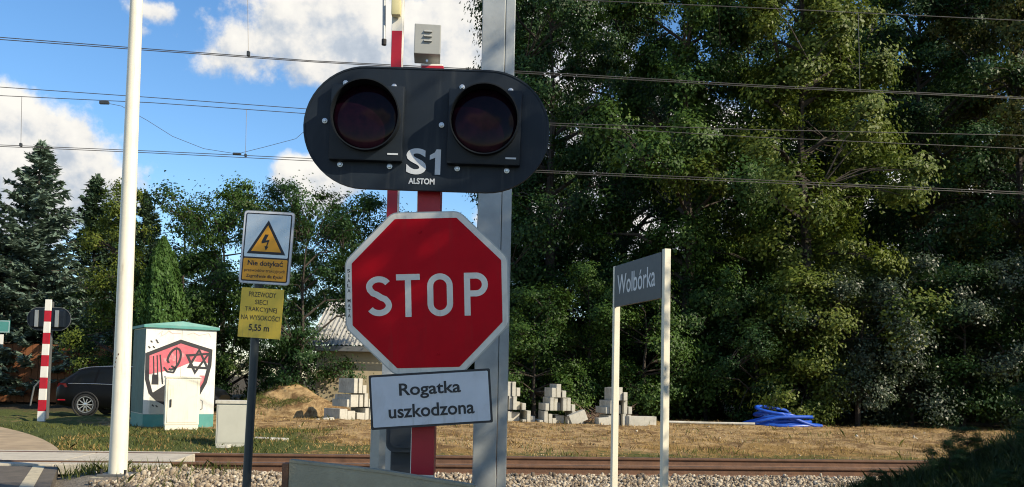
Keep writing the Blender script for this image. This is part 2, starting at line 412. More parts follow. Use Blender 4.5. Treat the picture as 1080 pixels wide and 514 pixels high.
class MB:
    def __init__(s): s.V = []; s.F = []
    def add(s, V, F):
        k = len(s.V)
        s.V += [tuple(v) for v in V]
        s.F += [tuple(i + k for i in f) for f in F]
        return s
    def box(s, x0, x1, y0, y1, z0, z1, bev=0.0, M=None):
        if bev <= 0:
            V = [(x, y, z) for z in (z0, z1) for y in (y0, y1) for x in (x0, x1)]
            F = [(0, 2, 3, 1), (4, 5, 7, 6), (0, 1, 5, 4), (2, 6, 7, 3), (0, 4, 6, 2), (1, 3, 7, 5)]
        else:
            bm = bmesh.new()
            bmesh.ops.create_cube(bm, size=1.0)
            for v in bm.verts:
                v.co = Vector(((x0 + x1) / 2 + v.co.x * (x1 - x0), (y0 + y1) / 2 + v.co.y * (y1 - y0), (z0 + z1) / 2 + v.co.z * (z1 - z0)))
            bmesh.ops.bevel(bm, geom=list(bm.edges), offset=bev, segments=2, affect='EDGES', profile=0.6)
            bm.verts.index_update()
            V = [v.co.copy() for v in bm.verts]
            F = [tuple(v.index for v in f.verts) for f in bm.faces]
            bm.free()
        if M is not None: V = [M @ Vector(v) for v in V]
        return s.add(V, F)
    def tube(s, pts, r, n=8, caps=True):
        """tube along a polyline; r is a number or one radius for each point"""
        pts = [Vector(p) for p in pts]
        rr = r if isinstance(r, (list, tuple)) else [r] * len(pts)
        k = len(s.V)
        prev = None
        for i, p in enumerate(pts):
            d = (pts[min(i + 1, len(pts) - 1)] - pts[max(i - 1, 0)]).normalized()
            if prev is None:
                a = Vector((0, 0, 1)) if abs(d.z) < 0.9 else Vector((1, 0, 0))
                x = d.cross(a).normalized()
            else:
                x = (prev - d * prev.dot(d)).normalized()
            y = d.cross(x)
            prev = x
            for j in range(n):
                a = 2 * PI * j / n
                s.V.append(tuple(p + (x * math.cos(a) + y * math.sin(a)) * rr[i]))
        for i in range(len(pts) - 1):
            for j in range(n):
                a, b_ = k + i * n + j, k + i * n + (j + 1) % n
                s.F.append((a, b_, b_ + n, a + n))
        if caps:
            s.F.append(tuple(k + j for j in range(n))[::-1])
            e = k + (len(pts) - 1) * n
            s.F.append(tuple(e + j for j in range(n)))
        return s
    def prism(s, poly, y0, y1):
        """polygon in XZ (counter-clockwise seen from -Y), extruded from y0 (front) to y1 (back)"""
        n = len(poly)
        k = len(s.V)
        s.V += [(x, y0, z) for x, z in poly] + [(x, y1, z) for x, z in poly]
        s.F.append(tuple(k + i for i in range(n)))
        s.F.append(tuple(k + n + i for i in range(n))[::-1])
        for i in range(n):
            j = (i + 1) % n
            s.F.append((k + j, k + i, k + n + i, k + n + j))
        return s
    def ring(s, outer, inner, y0, y1):
        n = len(outer)
        k = len(s.V)
        for P in (outer, inner):
            for y in (y0, y1): s.V += [(x, y, z) for x, z in P]
        o0, o1, i0, i1 = k, k + n, k + 2 * n, k + 3 * n
        for i in range(n):
            j = (i + 1) % n
            s.F += [(o0 + i, o0 + j, i0 + j, i0 + i), (o1 + j, o1 + i, i1 + i, i1 + j),
                    (o0 + j, o0 + i, o1 + i, o1 + j), (i0 + i, i0 + j, i1 + j, i1 + i)]
        return s
    def stroke(s, pts, wd, y0, y1, closed=False):
        """flat brush stroke of width wd along a polyline in XZ"""
        P = [Vector((p[0], p[1])) for p in pts]
        n = len(P)
        L, Rr = [], []
        for i in range(n):
            if closed: a, c = P[i - 1], P[(i + 1) % n]
            else: a, c = P[max(i - 1, 0)], P[min(i + 1, n - 1)]
            d1 = (P[i] - a); d2 = (c - P[i])
            d1 = d1.normalized() if d1.length > 1e-9 else d2.normalized()
            d2 = d2.normalized() if d2.length > 1e-9 else d1
            tn = (d1 + d2).normalized()
            nn = Vector((-tn.y, tn.x))
            sc = min(1.6, 1 / max(0.4, nn.dot(Vector((-d1.y, d1.x)))))
            L.append(P[i] + nn * wd / 2 * sc); Rr.append(P[i] - nn * wd / 2 * sc)
        k = len(s.V)
        for y in (y0, y1):
            s.V += [(p.x, y, p.y) for p in L] + [(p.x, y, p.y) for p in Rr]
        m_ = n if closed else n - 1
        for i in range(m_):
            j = (i + 1) % n
            a, b_, c, d = k + i, k + j, k + n + j, k + n + i
            s.F.append((a, d, c, b_))
            o = 2 * n
            s.F += [(a + o, b_ + o, c + o, d + o), (a, b_, b_ + o, a + o), (d, d + o, c + o, c)]
        return s
    def lathe_y(s, prof, n=32, c=(0, 0)):
        """surface of revolution about an axis parallel to Y; prof = [(radius, y)]"""
        k = len(s.V)
        for (r_, y) in prof:
            for j in range(n):
                a = 2 * PI * j / n
                s.V.append((c[0] + r_ * math.cos(a), y, c[1] + r_ * math.sin(a)))
        for i in range(len(prof) - 1):
            for j in range(n):
                j2 = (j + 1) % n
                s.F.append((k + i * n + j, k + i * n + j2, k + (i + 1) * n + j2, k + (i + 1) * n + j))
        return s
    def xform(s, M):
        s.V = [tuple(M @ Vector(v)) for v in s.V]
        return s
    def build(s, name, mat, parent=None, smooth=False, fix=True):
        me = bpy.data.meshes.new(name)
        me.from_pydata(s.V, [], s.F)
        if fix:
            bm = bmesh.new(); bm.from_mesh(me)
            bmesh.ops.recalc_face_normals(bm, faces=bm.faces)
            bm.to_mesh(me); bm.free()
        if smooth:
            me.polygons.foreach_set('use_smooth', [True] * len(me.polygons))
            me.set_sharp_from_angle(angle=R(38))
        me.materials.append(mat)
        o = bpy.data.objects.new(name, me)
        COL.objects.link(o)
        if parent: o.parent = parent
        return o

def lettering(name, text, x0, x1, z0, z1, y, mat, parent, bold=0.0, depth=0.0015):
    """text fitted to the box x0..x1, z0..z1 of a face that looks towards -Y"""
    cu = bpy.data.curves.new('txt', 'FONT')
    cu.body = text
    cu.size = 1.0
    cu.offset = bold
    cu.resolution_u = 6
    cu.fill_mode = 'BOTH'
    ob = bpy.data.objects.new('txt', cu)
    COL.objects.link(ob)
    dg = bpy.context.evaluated_depsgraph_get()
    me = bpy.data.meshes.new_from_object(ob.evaluated_get(dg))
    bpy.data.objects.remove(ob)
    bpy.data.curves.remove(cu)
    n = len(me.vertices)
    a = np.zeros(n * 3, dtype=np.float32)
    me.vertices.foreach_get('co', a)
    a = a.reshape(-1, 3)
    lo, hi = a.min(0), a.max(0)
    out = np.zeros_like(a)
    out[:, 0] = x0 + (a[:, 0] - lo[0]) / (hi[0] - lo[0]) * (x1 - x0)
    out[:, 2] = z0 + (a[:, 1] - lo[1]) / (hi[1] - lo[1]) * (z1 - z0)
    out[:, 1] = y
    me.vertices.foreach_set('co', out.ravel())
    me.update()
    me.name = name
    me.materials.clear()
    me.materials.append(mat)
    o = bpy.data.objects.new(name, me)
    COL.objects.link(o)
    o.parent = parent
    return o

def rrect(x0, x1, z0, z1, r, n=5):
    P = []
    for cx, cz, a0 in ((x1 - r, z0 + r, -90), (x1 - r, z1 - r, 0), (x0 + r, z1 - r, 90), (x0 + r, z0 + r, 180)):
        for i in range(n + 1):
            a = R(a0 + 90 * i / n)
            P.append((cx + r * math.cos(a), cz + r * math.sin(a)))
    return P
def arc(cx, cz, r, a0, a1, n=12, rz=None):
    rz = r if rz is None else rz
    return [(cx + r * math.cos(R(a0 + (a1 - a0) * i / n)), cz + rz * math.sin(R(a0 + (a1 - a0) * i / n))) for i in range(n + 1)]

# ------------------------------------------------------------------ terrain
TA = math.atan(0.114)                       # the track runs slightly away towards the right
TY0 = 13.3                                  # near rail where it crosses x = 0
def rail_y(x): return TY0 + 0.114 * x
ROAD_R = [(3.0, -14), (1.6, -6), (0.6, -2), (-0.6, 1.5), (-1.9, 4.2), (-3.9, 7.4), (-4.95, 9.6), (-5.92, 11.7), (-7.3, 14.6), (-9.6, 18), (-13.5, 22.5), (-19, 26.5), (-28, 30), (-45, 34)]
def road_right(y):
    P = ROAD_R
    if y <= P[0][1]: return P[0][0]
    for (xa, ya), (xb, yb) in zip(P, P[1:]):
        if ya <= y <= yb: return xa + (xb - xa) * (y - ya) / (yb - ya)
    return P[-1][0]
def sstep(a, b_, x):
    t_ = np.clip((x - a) / (b_ - a), 0, 1)
    return t_ * t_ * (3 - 2 * t_)
def wob(x, y, s, ph=0.0):
    return (np.sin(x * s + ph + 1.3 * np.sin(y * s * 0.7 + ph * 2)) + np.sin(y * s * 1.13 + 2.1 + 1.1 * np.sin(x * s * 0.6 + 1 + ph)) + 0.6 * np.sin((x + y) * s * 2.3 + ph)) / 2.6
_ry = np.array([p[1] for p in ROAD_R], float); _rx = np.array([p[0] for p in ROAD_R], float)
def terrain(x, y):
    x = np.asarray(x, float); y = np.asarray(y, float)
    t_ = y - (TY0 + 0.114 * x)              # distance beyond the near rail
    z = -0.165 + 0.0 * x
    z = z + 0.10 * sstep(2.4, 5.0, t_) + sstep(2.6, 6, t_) * (0.05 * wob(x, y, 1.1) + 0.05 * wob(x, y, 3.1, 1.0) + 0.035 * wob(x, y, 7.0, 2.0))
    z = z - 0.10 * sstep(-1.0, -3.5, t_) + 0.03 * sstep(-1, -3, t_) * wob(x, y, 2.0, 3.0)
    sh_ = sstep(-2.2, -4.2, x) * sstep(-0.35, -0.8, t_) * sstep(4.0, 7.0, y)
    z = z * (1 - sh_) + (-0.05 + 0.012 * wob(x, y, 5.0)) * sh_
    z = z - 0.09 * sstep(0.15, 0.4, t_) * sstep(2.0, 1.6, t_)
    # low soil hump in front of the block stacks
    z = z + 0.10 * np.exp(-((x - 0.5) / 7) ** 2 - ((y - 24) / 3.0) ** 2)
    # grass bank at the right, in front of the track
    ridge = np.clip(0.30 * (x - 1.62), 0, 1.7) + 0.12 * wob(x, y, 1.7, 0.5) * sstep(1.9, 2.9, x)
    z = z + np.where(x > 1.4, (ridge + 0.12 * sstep(1.7, 2.4, x)) * sstep(4.2, 7.2, y) * (1 - sstep(8.0, 10.6, y)), 0)
    # road bed
    rr = np.interp(y, _ry, _rx)
    inside = sstep(0.5, -0.2, x - rr) * sstep(-9.5, -8.5, x - rr)
    z = z * (1 - inside) + (-0.2) * inside
    return z

def build_ground():
    def axis(lo, hi, flo, fhi, step):
        a = list(np.arange(flo, fhi + 1e-6, step))
        d = step; v = fhi
        while v < hi:
            d *= 1.25; v += d; a.append(v)
        d = step; v = flo; pre = []
        while v > lo:
            d *= 1.25; v -= d; pre.append(v)
        return np.array(pre[::-1] + a)
    xs = axis(-900, 900, -22, 20, 0.2)
    ys = axis(-300, 1500, 2, 36, 0.2)
    X, Y = np.meshgrid(xs, ys)
    Z = terrain(X, Y)
    V = np.stack([X, Y, Z], -1).reshape(-1, 3)
    nx, ny = len(xs), len(ys)
    I = np.arange(nx * ny).reshape(ny, nx)
    F = np.stack([I[:-1, :-1], I[:-1, 1:], I[1:, 1:], I[1:, :-1]], -1).reshape(-1, 4)
    o = mesh_np('ground', V, F, MAT['ground'], smooth=True)
    tag(o, kind='structure')
    x, y = V[:, 0], V[:, 1]
    t_ = y - (TY0 + 0.114 * x)
    gr = 0.12 + 0.62 * sstep(-3.2, -5.5, x) * sstep(1.5, 2.5, t_) * sstep(23, 20.5, y)
    gr += 0.45 * np.exp(-((y - 17.0) / 1.2) ** 2) * sstep(-8, -1, x) * (0.5 + 0.5 * wob(x, y, 1.3))
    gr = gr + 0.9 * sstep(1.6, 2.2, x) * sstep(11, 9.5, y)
    so = 0.52 + 0.3 * wob(x, y, 0.8, 1.0)
    so = so + 0.5 * np.exp(-((y - 25) / 3.5) ** 2)
    gr = gr + 0.07 * np.exp(-((t_ - 2.8) / 1.6) ** 2) + 0.22 * sstep(-0.1, 0.8, wob(x, y, 1.0, 6.0)) + 0.5 * sstep(-9, -12, x) * sstep(20, 23, y)
    gv = sstep(-3.8, -2.6, t_) * sstep(2.5, 1.7, t_) + 0.75 * sstep(-3, -5, t_) * sstep(1.8, 1.2, x)
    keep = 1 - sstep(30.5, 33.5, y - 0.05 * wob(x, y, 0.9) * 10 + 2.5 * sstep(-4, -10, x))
    ca = o.data.color_attributes.new('cover', 'FLOAT_COLOR', 'POINT')
    C = np.stack([np.clip(gr, 0, 1), np.clip(so, 0, 1), np.clip(gv, 0, 1), np.clip(keep, 0, 1)], -1).astype(np.float32)
    ca.data.foreach_set('color', C.ravel())
build_ground()

def strip(name, pts_a, pts_b, z, mat, thick=0.12):
    mb = MB()
    n = len(pts_a)
    top = [(a[0], a[1], z) for a in pts_a] + [(b_[0], b_[1], z) for b_ in pts_b]
    bot = [(v[0], v[1], z - thick) for v in top]
    F = []
    for i in range(n - 1):
        F.append((i, n + i, n + i + 1, i + 1))
        F.append((2 * n + i, 2 * n + i + 1, 3 * n + i + 1, 3 * n + i))
        F.append((i, i + 1, 2 * n + i + 1, 2 * n + i))
        F.append((n + i + 1, n + i, 3 * n + i, 3 * n + i + 1))
    F.append((0, 2 * n, 3 * n, n)); F.append((n - 1, 2 * n - 1, 4 * n - 1, 3 * n - 1))
    return mb.add(top + bot, F).build(name, mat)
def smooth_road(lo, hi):
    P = []
    for y in np.arange(lo, hi + 0.01, 0.4):
        ys_ = [y - 1.2, y - 0.6, y, y + 0.6, y + 1.2]
        P.append((float(np.mean([road_right(v) for v in ys_])), float(y)))
    return P
YN = rail_y(-6.6) - 0.38; YF = rail_y(-6.6) + 1.78
for lo, hi in ((-13.5, YN - 0.05), (YF + 0.05, 33.5)):
    P = smooth_road(lo, hi)
    tag(strip('road', P, [(x - 7.0, y - 0.79) for x, y in P], -0.03, MAT['asphalt' if lo < 0 else 'sandy'], 0.2), kind='structure')
    L = [(x - 0.18, y) for x, y in P]
    if lo < 0: tag(strip('road_marking', L, [(x - 0.16, y) for x, y in L], -0.026, MAT['line_paint'], 0.003), kind='structure')

# concrete panels of the level crossing: three rows laid along the rails, each panel a piece
deck = bpy.data.objects.new('crossing_deck', None); COL.objects.link(deck)
deck.location = (0, TY0, 0); deck.rotation_euler = (0, 0, TA)
tag(deck, kind='structure')
PAN_END = at(180, 484, rail_y(-5.2)).x / math.cos(TA)
for (v0, v1, zt) in ((-0.36, -0.075, -0.012), (0.10, 1.40, 0.0), (1.60, 1.74, 0.0)):
    for i in range(7):
        x1 = PAN_END - i * 1.5 + (0.03 if v0 < 0 else 0.0)
        MB().box(x1 - 1.485, x1, v0, v1, zt - 0.14, zt, 0.012).build('panel', MAT['panel'], deck)

# rails
def rail_prof():
    h = [(-0.036, 0.0), (0.036, 0.0), (0.037, -0.028), (0.033, -0.038), (0.009, -0.052), (0.008, -0.118), (0.020, -0.132), (0.066, -0.146), (0.066, -0.156)]
    return h + [(-x, z) for x, z in h[::-1][0:]][0:8]
def make_rail(label, off):
    t_ = thing('rail', label, 'rail', (0, TY0, 0), (0, 0, TA), 'rails of the single track')
    half = [(0.033, 0.0), (0.0365, -0.005), (0.0365, -0.030), (0.030, -0.040), (0.009, -0.052), (0.008, -0.118), (0.020, -0.132), (0.066, -0.146), (0.066, -0.158)]
    prof = half + [(-x, z) for x, z in half[::-1]]
    V = []; n = len(prof)
    for x in (-60.0, 90.0):
        V += [(x, off + p[0], p[1]) for p in prof]
    F = [(i, (i + 1) % n, n + (i + 1) % n, n + i) for i in range(n)] + [tuple(range(n))[::-1], tuple(range(n, 2 * n))]
    MB().add(V, F).build('rail_body', MAT['rust'], t_)
    MB().box(-60, 90, off - 0.031, off + 0.031, 0.001, 0.003).build('running_surface', MAT['railhead'], t_)
    for k in range(-6, 40):
        xx = -3.9 + k * 0.65 + (0.02 if off else 0)
        if xx < PAN_END: continue
        MB().box(xx - 0.05, xx + 0.05, off - 0.115, off - 0.06, -0.165, -0.128, 0.006).build('rail_clip', MAT['rust'], t_)
    return t_
rail_n = make_rail('nearer rusty brown rail, beside the pale ballast', 0.0)
rail_f = make_rail('farther rusty brown rail, beside the dry grass', 1.507)
# a fish-plate joint on the near rail
fp = MB(); fp.box(-3.05, -2.45, -0.045, -0.012, -0.12, -0.045, 0.006)
for q in range(4):
    fp.box(-2.98 + q * 0.15, -2.95 + q * 0.15, -0.06, -0.045, -0.095, -0.07)
fp.build('joint_plate', MAT['rust'], rail_n)
# ballast stones: uncountable
def ico_data():
    ico = [(0, 1, 1.618), (0, -1, 1.618), (0, 1, -1.618), (0, -1, -1.618), (1, 1.618, 0), (-1, 1.618, 0), (1, -1.618, 0), (-1, -1.618, 0), (1.618, 0, 1), (-1.618, 0, 1), (1.618, 0, -1), (-1.618, 0, -1)]
    ico = np.array(ico) / 1.902
    F0 = []
    for a in range(12):
        for b_ in range(a + 1, 12):
            for c in range(b_ + 1, 12):
                if all(abs(np.linalg.norm(ico[i] - ico[j]) - 1.0515) < 0.02 for i, j in ((a, b_), (b_, c), (a, c))):
                    n_ = np.cross(ico[b_] - ico[a], ico[c] - ico[a])
                    F0.append((a, b_, c) if n_ @ ico[a] > 0 else (a, c, b_))
    return ico, np.array(F0)
def stones(name, xs, ys, z, size, rg, mat, label, cat):
    ico, F0 = ico_data()
    n = len(xs)
    V = ico[None] * rg.uniform(0.62, 1.2, (n, 12, 1)) * (size[:, None, None] * rg.uniform(0.65, 1.25, (n, 1, 3)))
    a = rg.uniform(0, 2 * PI, n); ca, sa = np.cos(a), np.sin(a)
    V = np.stack([V[..., 0] * ca[:, None] - V[..., 1] * sa[:, None], V[..., 0] * sa[:, None] + V[..., 1] * ca[:, None], V[..., 2]], -1)
    V += np.stack([xs, ys, z], -1)[:, None, :]
    F = F0[None] + (np.arange(n) * 12)[:, None, None]
    return tag(mesh_np(name, V.reshape(-1, 3), F.reshape(-1, 3), mat), label, cat, kind='stuff')
def build_ballast():
    rg = np.random.default_rng(3)
    N = 30000
    xs = rg.uniform(-7.0, 10.5, N * 2); ts = rg.uniform(-4.3, -0.06, N * 2)
    x0 = PAN_END * math.cos(TA)
    ok = (xs > x0 + 0.05) | (ts < -0.42)
    rr = np.interp(TY0 + 0.114 * xs + ts, _ry, _rx)
    ok &= (xs - rr) > 0.35 + 0.4 * rg.random(N * 2)
    ok &= rg.random(N * 2) < np.where(xs < x0, 0.35, 1.0)
    ok &= ~((xs > 2.3) & (ts < -2.6))
    ok &= ~((np.abs(xs + 5.05) < 0.32) & (np.abs(TY0 + 0.114 * xs + ts - 11.15) < 0.42))
    xs, ts = xs[ok][:N], ts[ok][:N]
    n = len(xs)
    ys = TY0 + 0.114 * xs + ts
    size = rg.uniform(0.013, 0.033, n) * np.where(rg.random(n) < 0.06, 1.5, 1.0)
    z = terrain(xs, ys) + size * rg.uniform(0.1, 1.0, n) + 0.02 * sstep(-1.6, -0.3, ts) * rg.random(n)
    stones('ballast', xs, ys, z, size, rg, MAT['ballast'], 'pale broken stone ballast along the rusty rails', 'ballast')
build_ballast()

# ------------------------------------------------------------------ grass
def blades(name, pts, hmin, hmax, wd, mat, label, seed=0, lean=0.5):
    rg = np.random.default_rng(seed)
    n = len(pts)
    P = np.zeros((n, 3)); P[:, :2] = pts
    P[:, 2] = terrain(pts[:, 0], pts[:, 1]) - 0.01
    a = rg.uniform(0, 2 * PI, n)
    h = rg.uniform(hmin, hmax, n) * rg.uniform(0.5, 1.0, n)
    sx = np.stack([np.cos(a), np.sin(a), np.zeros(n)], -1) * (wd * rg.uniform(0.6, 1.3, n))[:, None]
    b_ = rg.uniform(0, 2 * PI, n)
    ln = np.stack([np.cos(b_), np.sin(b_), np.zeros(n)], -1) * (h * rg.uniform(0.1, lean * 2, n))[:, None]
    up = np.zeros((n, 3)); up[:, 2] = h
    V = np.stack([P - sx, P + sx, P + up * 0.6 + ln * 0.35 + sx * 0.5, P + up + ln, P + up * 0.6 + ln * 0.35 - sx * 0.5], 1)
    F = np.array([0, 1, 2, 3, 4])[None] + (np.arange(n) * 5)[:, None]
    o = mesh_np(name, V.reshape(-1, 3), F, mat)
    return tag(o, label, 'grass', kind='stuff')

def scatter(n, x0, x1, y0, y1, keep, seed):
    rg = np.random.default_rng(seed)
    x = rg.uniform(x0, x1, n); y = rg.uniform(y0, y1, n)
    p = keep(x, y)
    k = rg.random(n) < p
    return np.stack([x[k], y[k]], -1)
def clumpy(x, y, s, ph, lo=0.0):
    return np.clip((wob(x, y, s, ph) - lo) * 1.6, 0, 1)
def offroad(x, y):
    rr = np.interp(y, _ry, _rx)
    return ((x - rr) > 0.12 + 0.22 * wob(x, y, 4.0)) | ((x - rr) < -8.0)
def tdist(x, y): return y - (TY0 + 0.114 * x)
far = lambda x, y: (tdist(x, y) > 1.75) & offroad(x, y)
blades('dry_grass', scatter(230000, -13, 21, 14.5, 33, lambda x, y: far(x, y) * (x > -9 + 0 * y) * (0.10 + 0.60 * clumpy(x, y, 2.1, 0.3, 0.0) + 0.40 * clumpy(x, y, 6.5, 0.9, 0.15)) * np.where(y > 22, 0.55, 1.0), 1),
       0.03, 0.11, 0.008, MAT['grass_dry'], 'dry straw coloured grass on the soil beyond the rails', 1, 0.8)
blades('green_grass', scatter(120000, -14, 21, 14.0, 24, lambda x, y: far(x, y) * np.where(x < -4, 0.75 * sstep(23, 20, y) * (0.35 + 0.65 * clumpy(x, y, 1.6, 2.0, -0.4)), 0.45 * clumpy(x, y, 1.2, 4.0, 0.35) * sstep(20, 17, y)), 2),
       0.04, 0.13, 0.009, MAT['grass_green'], 'short green grass around the white cabinets', 2, 0.6)
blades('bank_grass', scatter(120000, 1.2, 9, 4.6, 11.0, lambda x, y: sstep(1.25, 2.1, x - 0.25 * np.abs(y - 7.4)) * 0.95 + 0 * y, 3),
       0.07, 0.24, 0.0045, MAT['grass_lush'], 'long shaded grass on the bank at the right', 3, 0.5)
blades('verge_weeds', scatter(9000, -6.6, -3.6, 9.6, 12.2, lambda x, y: (tdist(x, y) < -0.40) * offroad(x, y) * ((y > 11.42) | (x < -5.5) | (x > -4.5)) * (0.05 + 0.9 * np.exp(-((x + 5.35) / 0.35) ** 2 - ((y - 11.7) / 0.35) ** 2) + 0.35 * np.exp(-((y - 12.1) / 0.25) ** 2)), 4),
       0.05, 0.26, 0.008, MAT['grass_green'], 'green weeds growing beside the crossing panels by the white pole', 4, 0.6)
blades('tall_weeds', scatter(60000, -9, 20, 15.2, 31, lambda x, y: far(x, y) * 0.9 * clumpy(x, y, 1.9, 5.0, 0.50) * np.where(y < 19.5, 1.0, 0.45), 5),
       0.08, 0.26, 0.009, MAT['grass_green'], 'clumps of taller green weeds in the dry grass beyond the rails', 5, 0.6)
blades('brown_weeds', scatter(60000, -9, 20, 15.0, 31, lambda x, y: far(x, y) * 0.8 * clumpy(x, y, 2.7, 8.0, 0.5) * np.where(y < 19, 1.0, 0.5), 6),
       0.05, 0.18, 0.008, MAT['grass_brown'], 'brown withered weeds in the dry grass beyond the rails', 6, 0.7)
def build_clods():
    rg = np.random.default_rng(14)
    n = 5000
    xs = rg.uniform(-10, 20, n); ys = rg.uniform(15.2, 30.5, n)
    k = far(xs, ys) & (rg.random(n) < 0.15 + 0.85 * clumpy(xs, ys, 0.9, 3.0, -0.1)) & ~((xs < -4) & (ys < 22))
    xs, ys = xs[k], ys[k]
    size = rg.uniform(0.008, 0.024, len(xs)) * np.where(rg.random(len(xs)) < 0.04, 2.2, 1.0)
    stones('clods', xs, ys, terrain(xs, ys) + size * 0.3, size, rg, MAT['clod'], 'clods and small stones on the bare soil beyond the rails', 'clods')
build_clods()

# ------------------------------------------------------------------ vegetation
def unit(a):
    return a / np.maximum(np.linalg.norm(a, axis=-1, keepdims=True), 1e-9)

def leaf_faces(C, N, size, rg, aspect=0.55, fold=0.18, dirs=None):
    """rhombic folded leaves at C with normals N"""
    n = len(C)
    if dirs is None: dirs = rg.normal(size=(n, 3))
    d = unit(dirs - N * np.sum(dirs * N, -1, keepdims=True))
    s = np.cross(N, d)
    L = size[:, None]
    V = np.stack([C - d * L * 0.5, C + s * L * aspect * 0.5 + N * L * fold - d * L * 0.05, C + d * L * 0.5, C - s * L * aspect * 0.5 + N * L * fold - d * L * 0.05], 1)
    F = np.array([0, 1, 2, 3])[None] + (np.arange(n) * 4)[:, None]
    return V.reshape(-1, 3), F

def wood(paths, name, parent, mat=None, n=5):
    mb = MB()
    for pts, rr in paths: mb.tube(pts, rr, n, caps=False)
    return mb.build(name, mat or MAT['bark'], parent, smooth=True, fix=False)

def broadleaf_data(seed, H, Rc, z0, clumps, lpc, leaf, cr, flat=0.85, top=0.75, arch=0):
    rg = np.random.default_rng(seed)
    rd = random.Random(seed)
    ph = rg.uniform(0, 6.28, 4)
    nbg = max(6, clumps // 7)                       # boughs, each carrying several leaf clumps
    s = np.clip((np.arange(nbg) + rg.uniform(0, 1, nbg)) / nbg, 0, 1)
    ang = np.arange(nbg) * 2.39996 + rg.uniform(-0.5, 0.5, nbg)
    prof = np.sin(PI * np.clip(0.10 + s * (0.90 - 0.08 * top), 0, 1)) ** top
    lob = 1 + 0.20 * np.sin(3 * ang + ph[0] + 3 * s) + 0.14 * np.sin(5 * ang + ph[1] - 5 * s)
    rad = Rc * prof * lob * rg.uniform(0.10, 1.0, nbg) ** 0.55 * 0.88
    BC = np.stack([rad * np.cos(ang), rad * np.sin(ang), z0 + (H - z0) * s], -1)
    BR = np.minimum(0.36 * Rc, 0.9 * cr + 0.12 * Rc) * rg.uniform(0.7, 1.3, nbg)
    bi = np.arange(clumps) % nbg
    boff = unit(rg.normal(size=(clumps, 3))) * (rg.uniform(0.25, 1.0, clumps) ** 0.5)[:, None] * np.array([1, 1, 0.85])
    C = BC[bi] + boff * BR[bi][:, None]
    C[:, 2] = np.clip(C[:, 2], z0 * 0.6 + 0.1, H)
    paths = []
    tp = [Vector((0, 0, -0.25))]
    dx, dy = rd.uniform(-0.03, 0.03), rd.uniform(-0.03, 0.03)
    hh = z0 + (H - z0) * 0.8
    for k in range(1, 8):
        z = hh * k / 7
        tp.append(Vector((dx * z + 0.02 * Rc * math.sin(k * 1.7 + seed), dy * z + 0.02 * Rc * math.cos(k * 1.3 + seed), z)))
    r0 = 0.016 * H + 0.02
    paths.append((tp, [r0 * (1 - 0.85 * k / 7) for k in range(8)]))
    main = rg.choice(clumps, max(6, clumps // 9), replace=False)
    limb_nodes = [p for p in tp[2:]]
    for i in main:
        c = Vector(C[i])
        zz = max(z0 * 0.75, min(hh, c.z - 0.35 * math.hypot(c.x, c.y)))
        k = min(6, int(zz / hh * 7)); fr = zz / hh * 7 - k
        b = tp[k].lerp(tp[k + 1], fr)
        mid = b.lerp(c, 0.5) + Vector((rd.uniform(-.2, .2), rd.uniform(-.2, .2), 0.12 * (c - b).length))
        rb = r0 * 0.45 * (1 - 0.6 * zz / H)
        paths.append(([b, mid, c], [rb, rb * 0.6, rb * 0.2]))
        limb_nodes += [b.lerp(mid, .5), mid, mid.lerp(c, .5), c]
    LN = np.array([tuple(p) for p in limb_nodes])
    for i in range(clumps):
        c = C[i]
        j = int(np.argmin(np.sum((LN - c) ** 2, -1) + 3 * np.maximum(0, LN[:, 2] - c[2])))
        b, cc = Vector(LN[j]), Vector(c)
        if (b - cc).length < 0.05: continue
        m_ = b.lerp(cc, .5) + Vector((0, 0, 0.08 * (b - cc).length))
        paths.append(([b, m_, cc], [0.028, 0.018, 0.008]))
    idx = np.repeat(np.arange(clumps), lpc)
    rcl = cr * rg.uniform(0.6, 1.3, clumps)
    off = rg.normal(size=(len(idx), 3)) * np.array([1, 1, flat])
    off = unit(off) * (np.abs(rg.normal(0.62, 0.33, len(idx))))[:, None] * np.array([1, 1, flat])
    P = C[idx] + off * rcl[idx][:, None]
    outw = unit(C * np.array([1, 1, 0.0]) + 1e-6)[idx]
    N = unit(np.array([0, 0, 0.45]) + outw * 0.3 + off * 0.45 + boff[idx] * 0.8 + rg.normal(size=P.shape) * 0.36)
    sz = leaf * rg.uniform(0.6, 1.25, len(idx))
    if arch:
        AP, AN = [], []
        for k in range(arch):
            a = rd.uniform(0, 2 * PI); r1 = Rc * rd.uniform(0.3, 0.95)
            b = Vector((r1 * 0.55 * math.cos(a), r1 * 0.55 * math.sin(a), H * rd.uniform(0.72, 0.88)))
            ln = rd.uniform(1.0, 2.3)
            pts = []
            for q in range(9):
                f = q / 8
                pts.append(b + Vector((math.cos(a) * ln * f * 0.85, math.sin(a) * ln * f * 0.85, ln * (1.05 * f - 0.62 * f * f))))
            paths.append((pts, [0.018 * (1 - 0.8 * q / 8) for q in range(9)]))
            for q in range(60):
                f = rd.uniform(0.08, 1) * 8; i0 = min(7, int(f))
                p = pts[i0].lerp(pts[i0 + 1], f - i0)
                AP.append(p + Vector((rd.gauss(0, .07), rd.gauss(0, .07), rd.gauss(0, .06))))
                AN.append((rd.gauss(0, .6), rd.gauss(0, .6), 0.7))
        P = np.concatenate([P, np.array([tuple(p) for p in AP])])
        N = np.concatenate([N, unit(np.array(AN))])
        sz = np.concatenate([sz, leaf * rg.uniform(0.8, 1.3, len(AP))])
    V, F = leaf_faces(P, N, sz, rg)
    return V, F, paths

def tree_proto(name, data, mat, trunk='trunk', crown='crown'):
    V, F, paths = data
    root = bpy.data.objects.new(name, None); COL.objects.link(root)
    wood(paths, trunk, root)
    mesh_np(crown, V, F, mat, root)
    return root

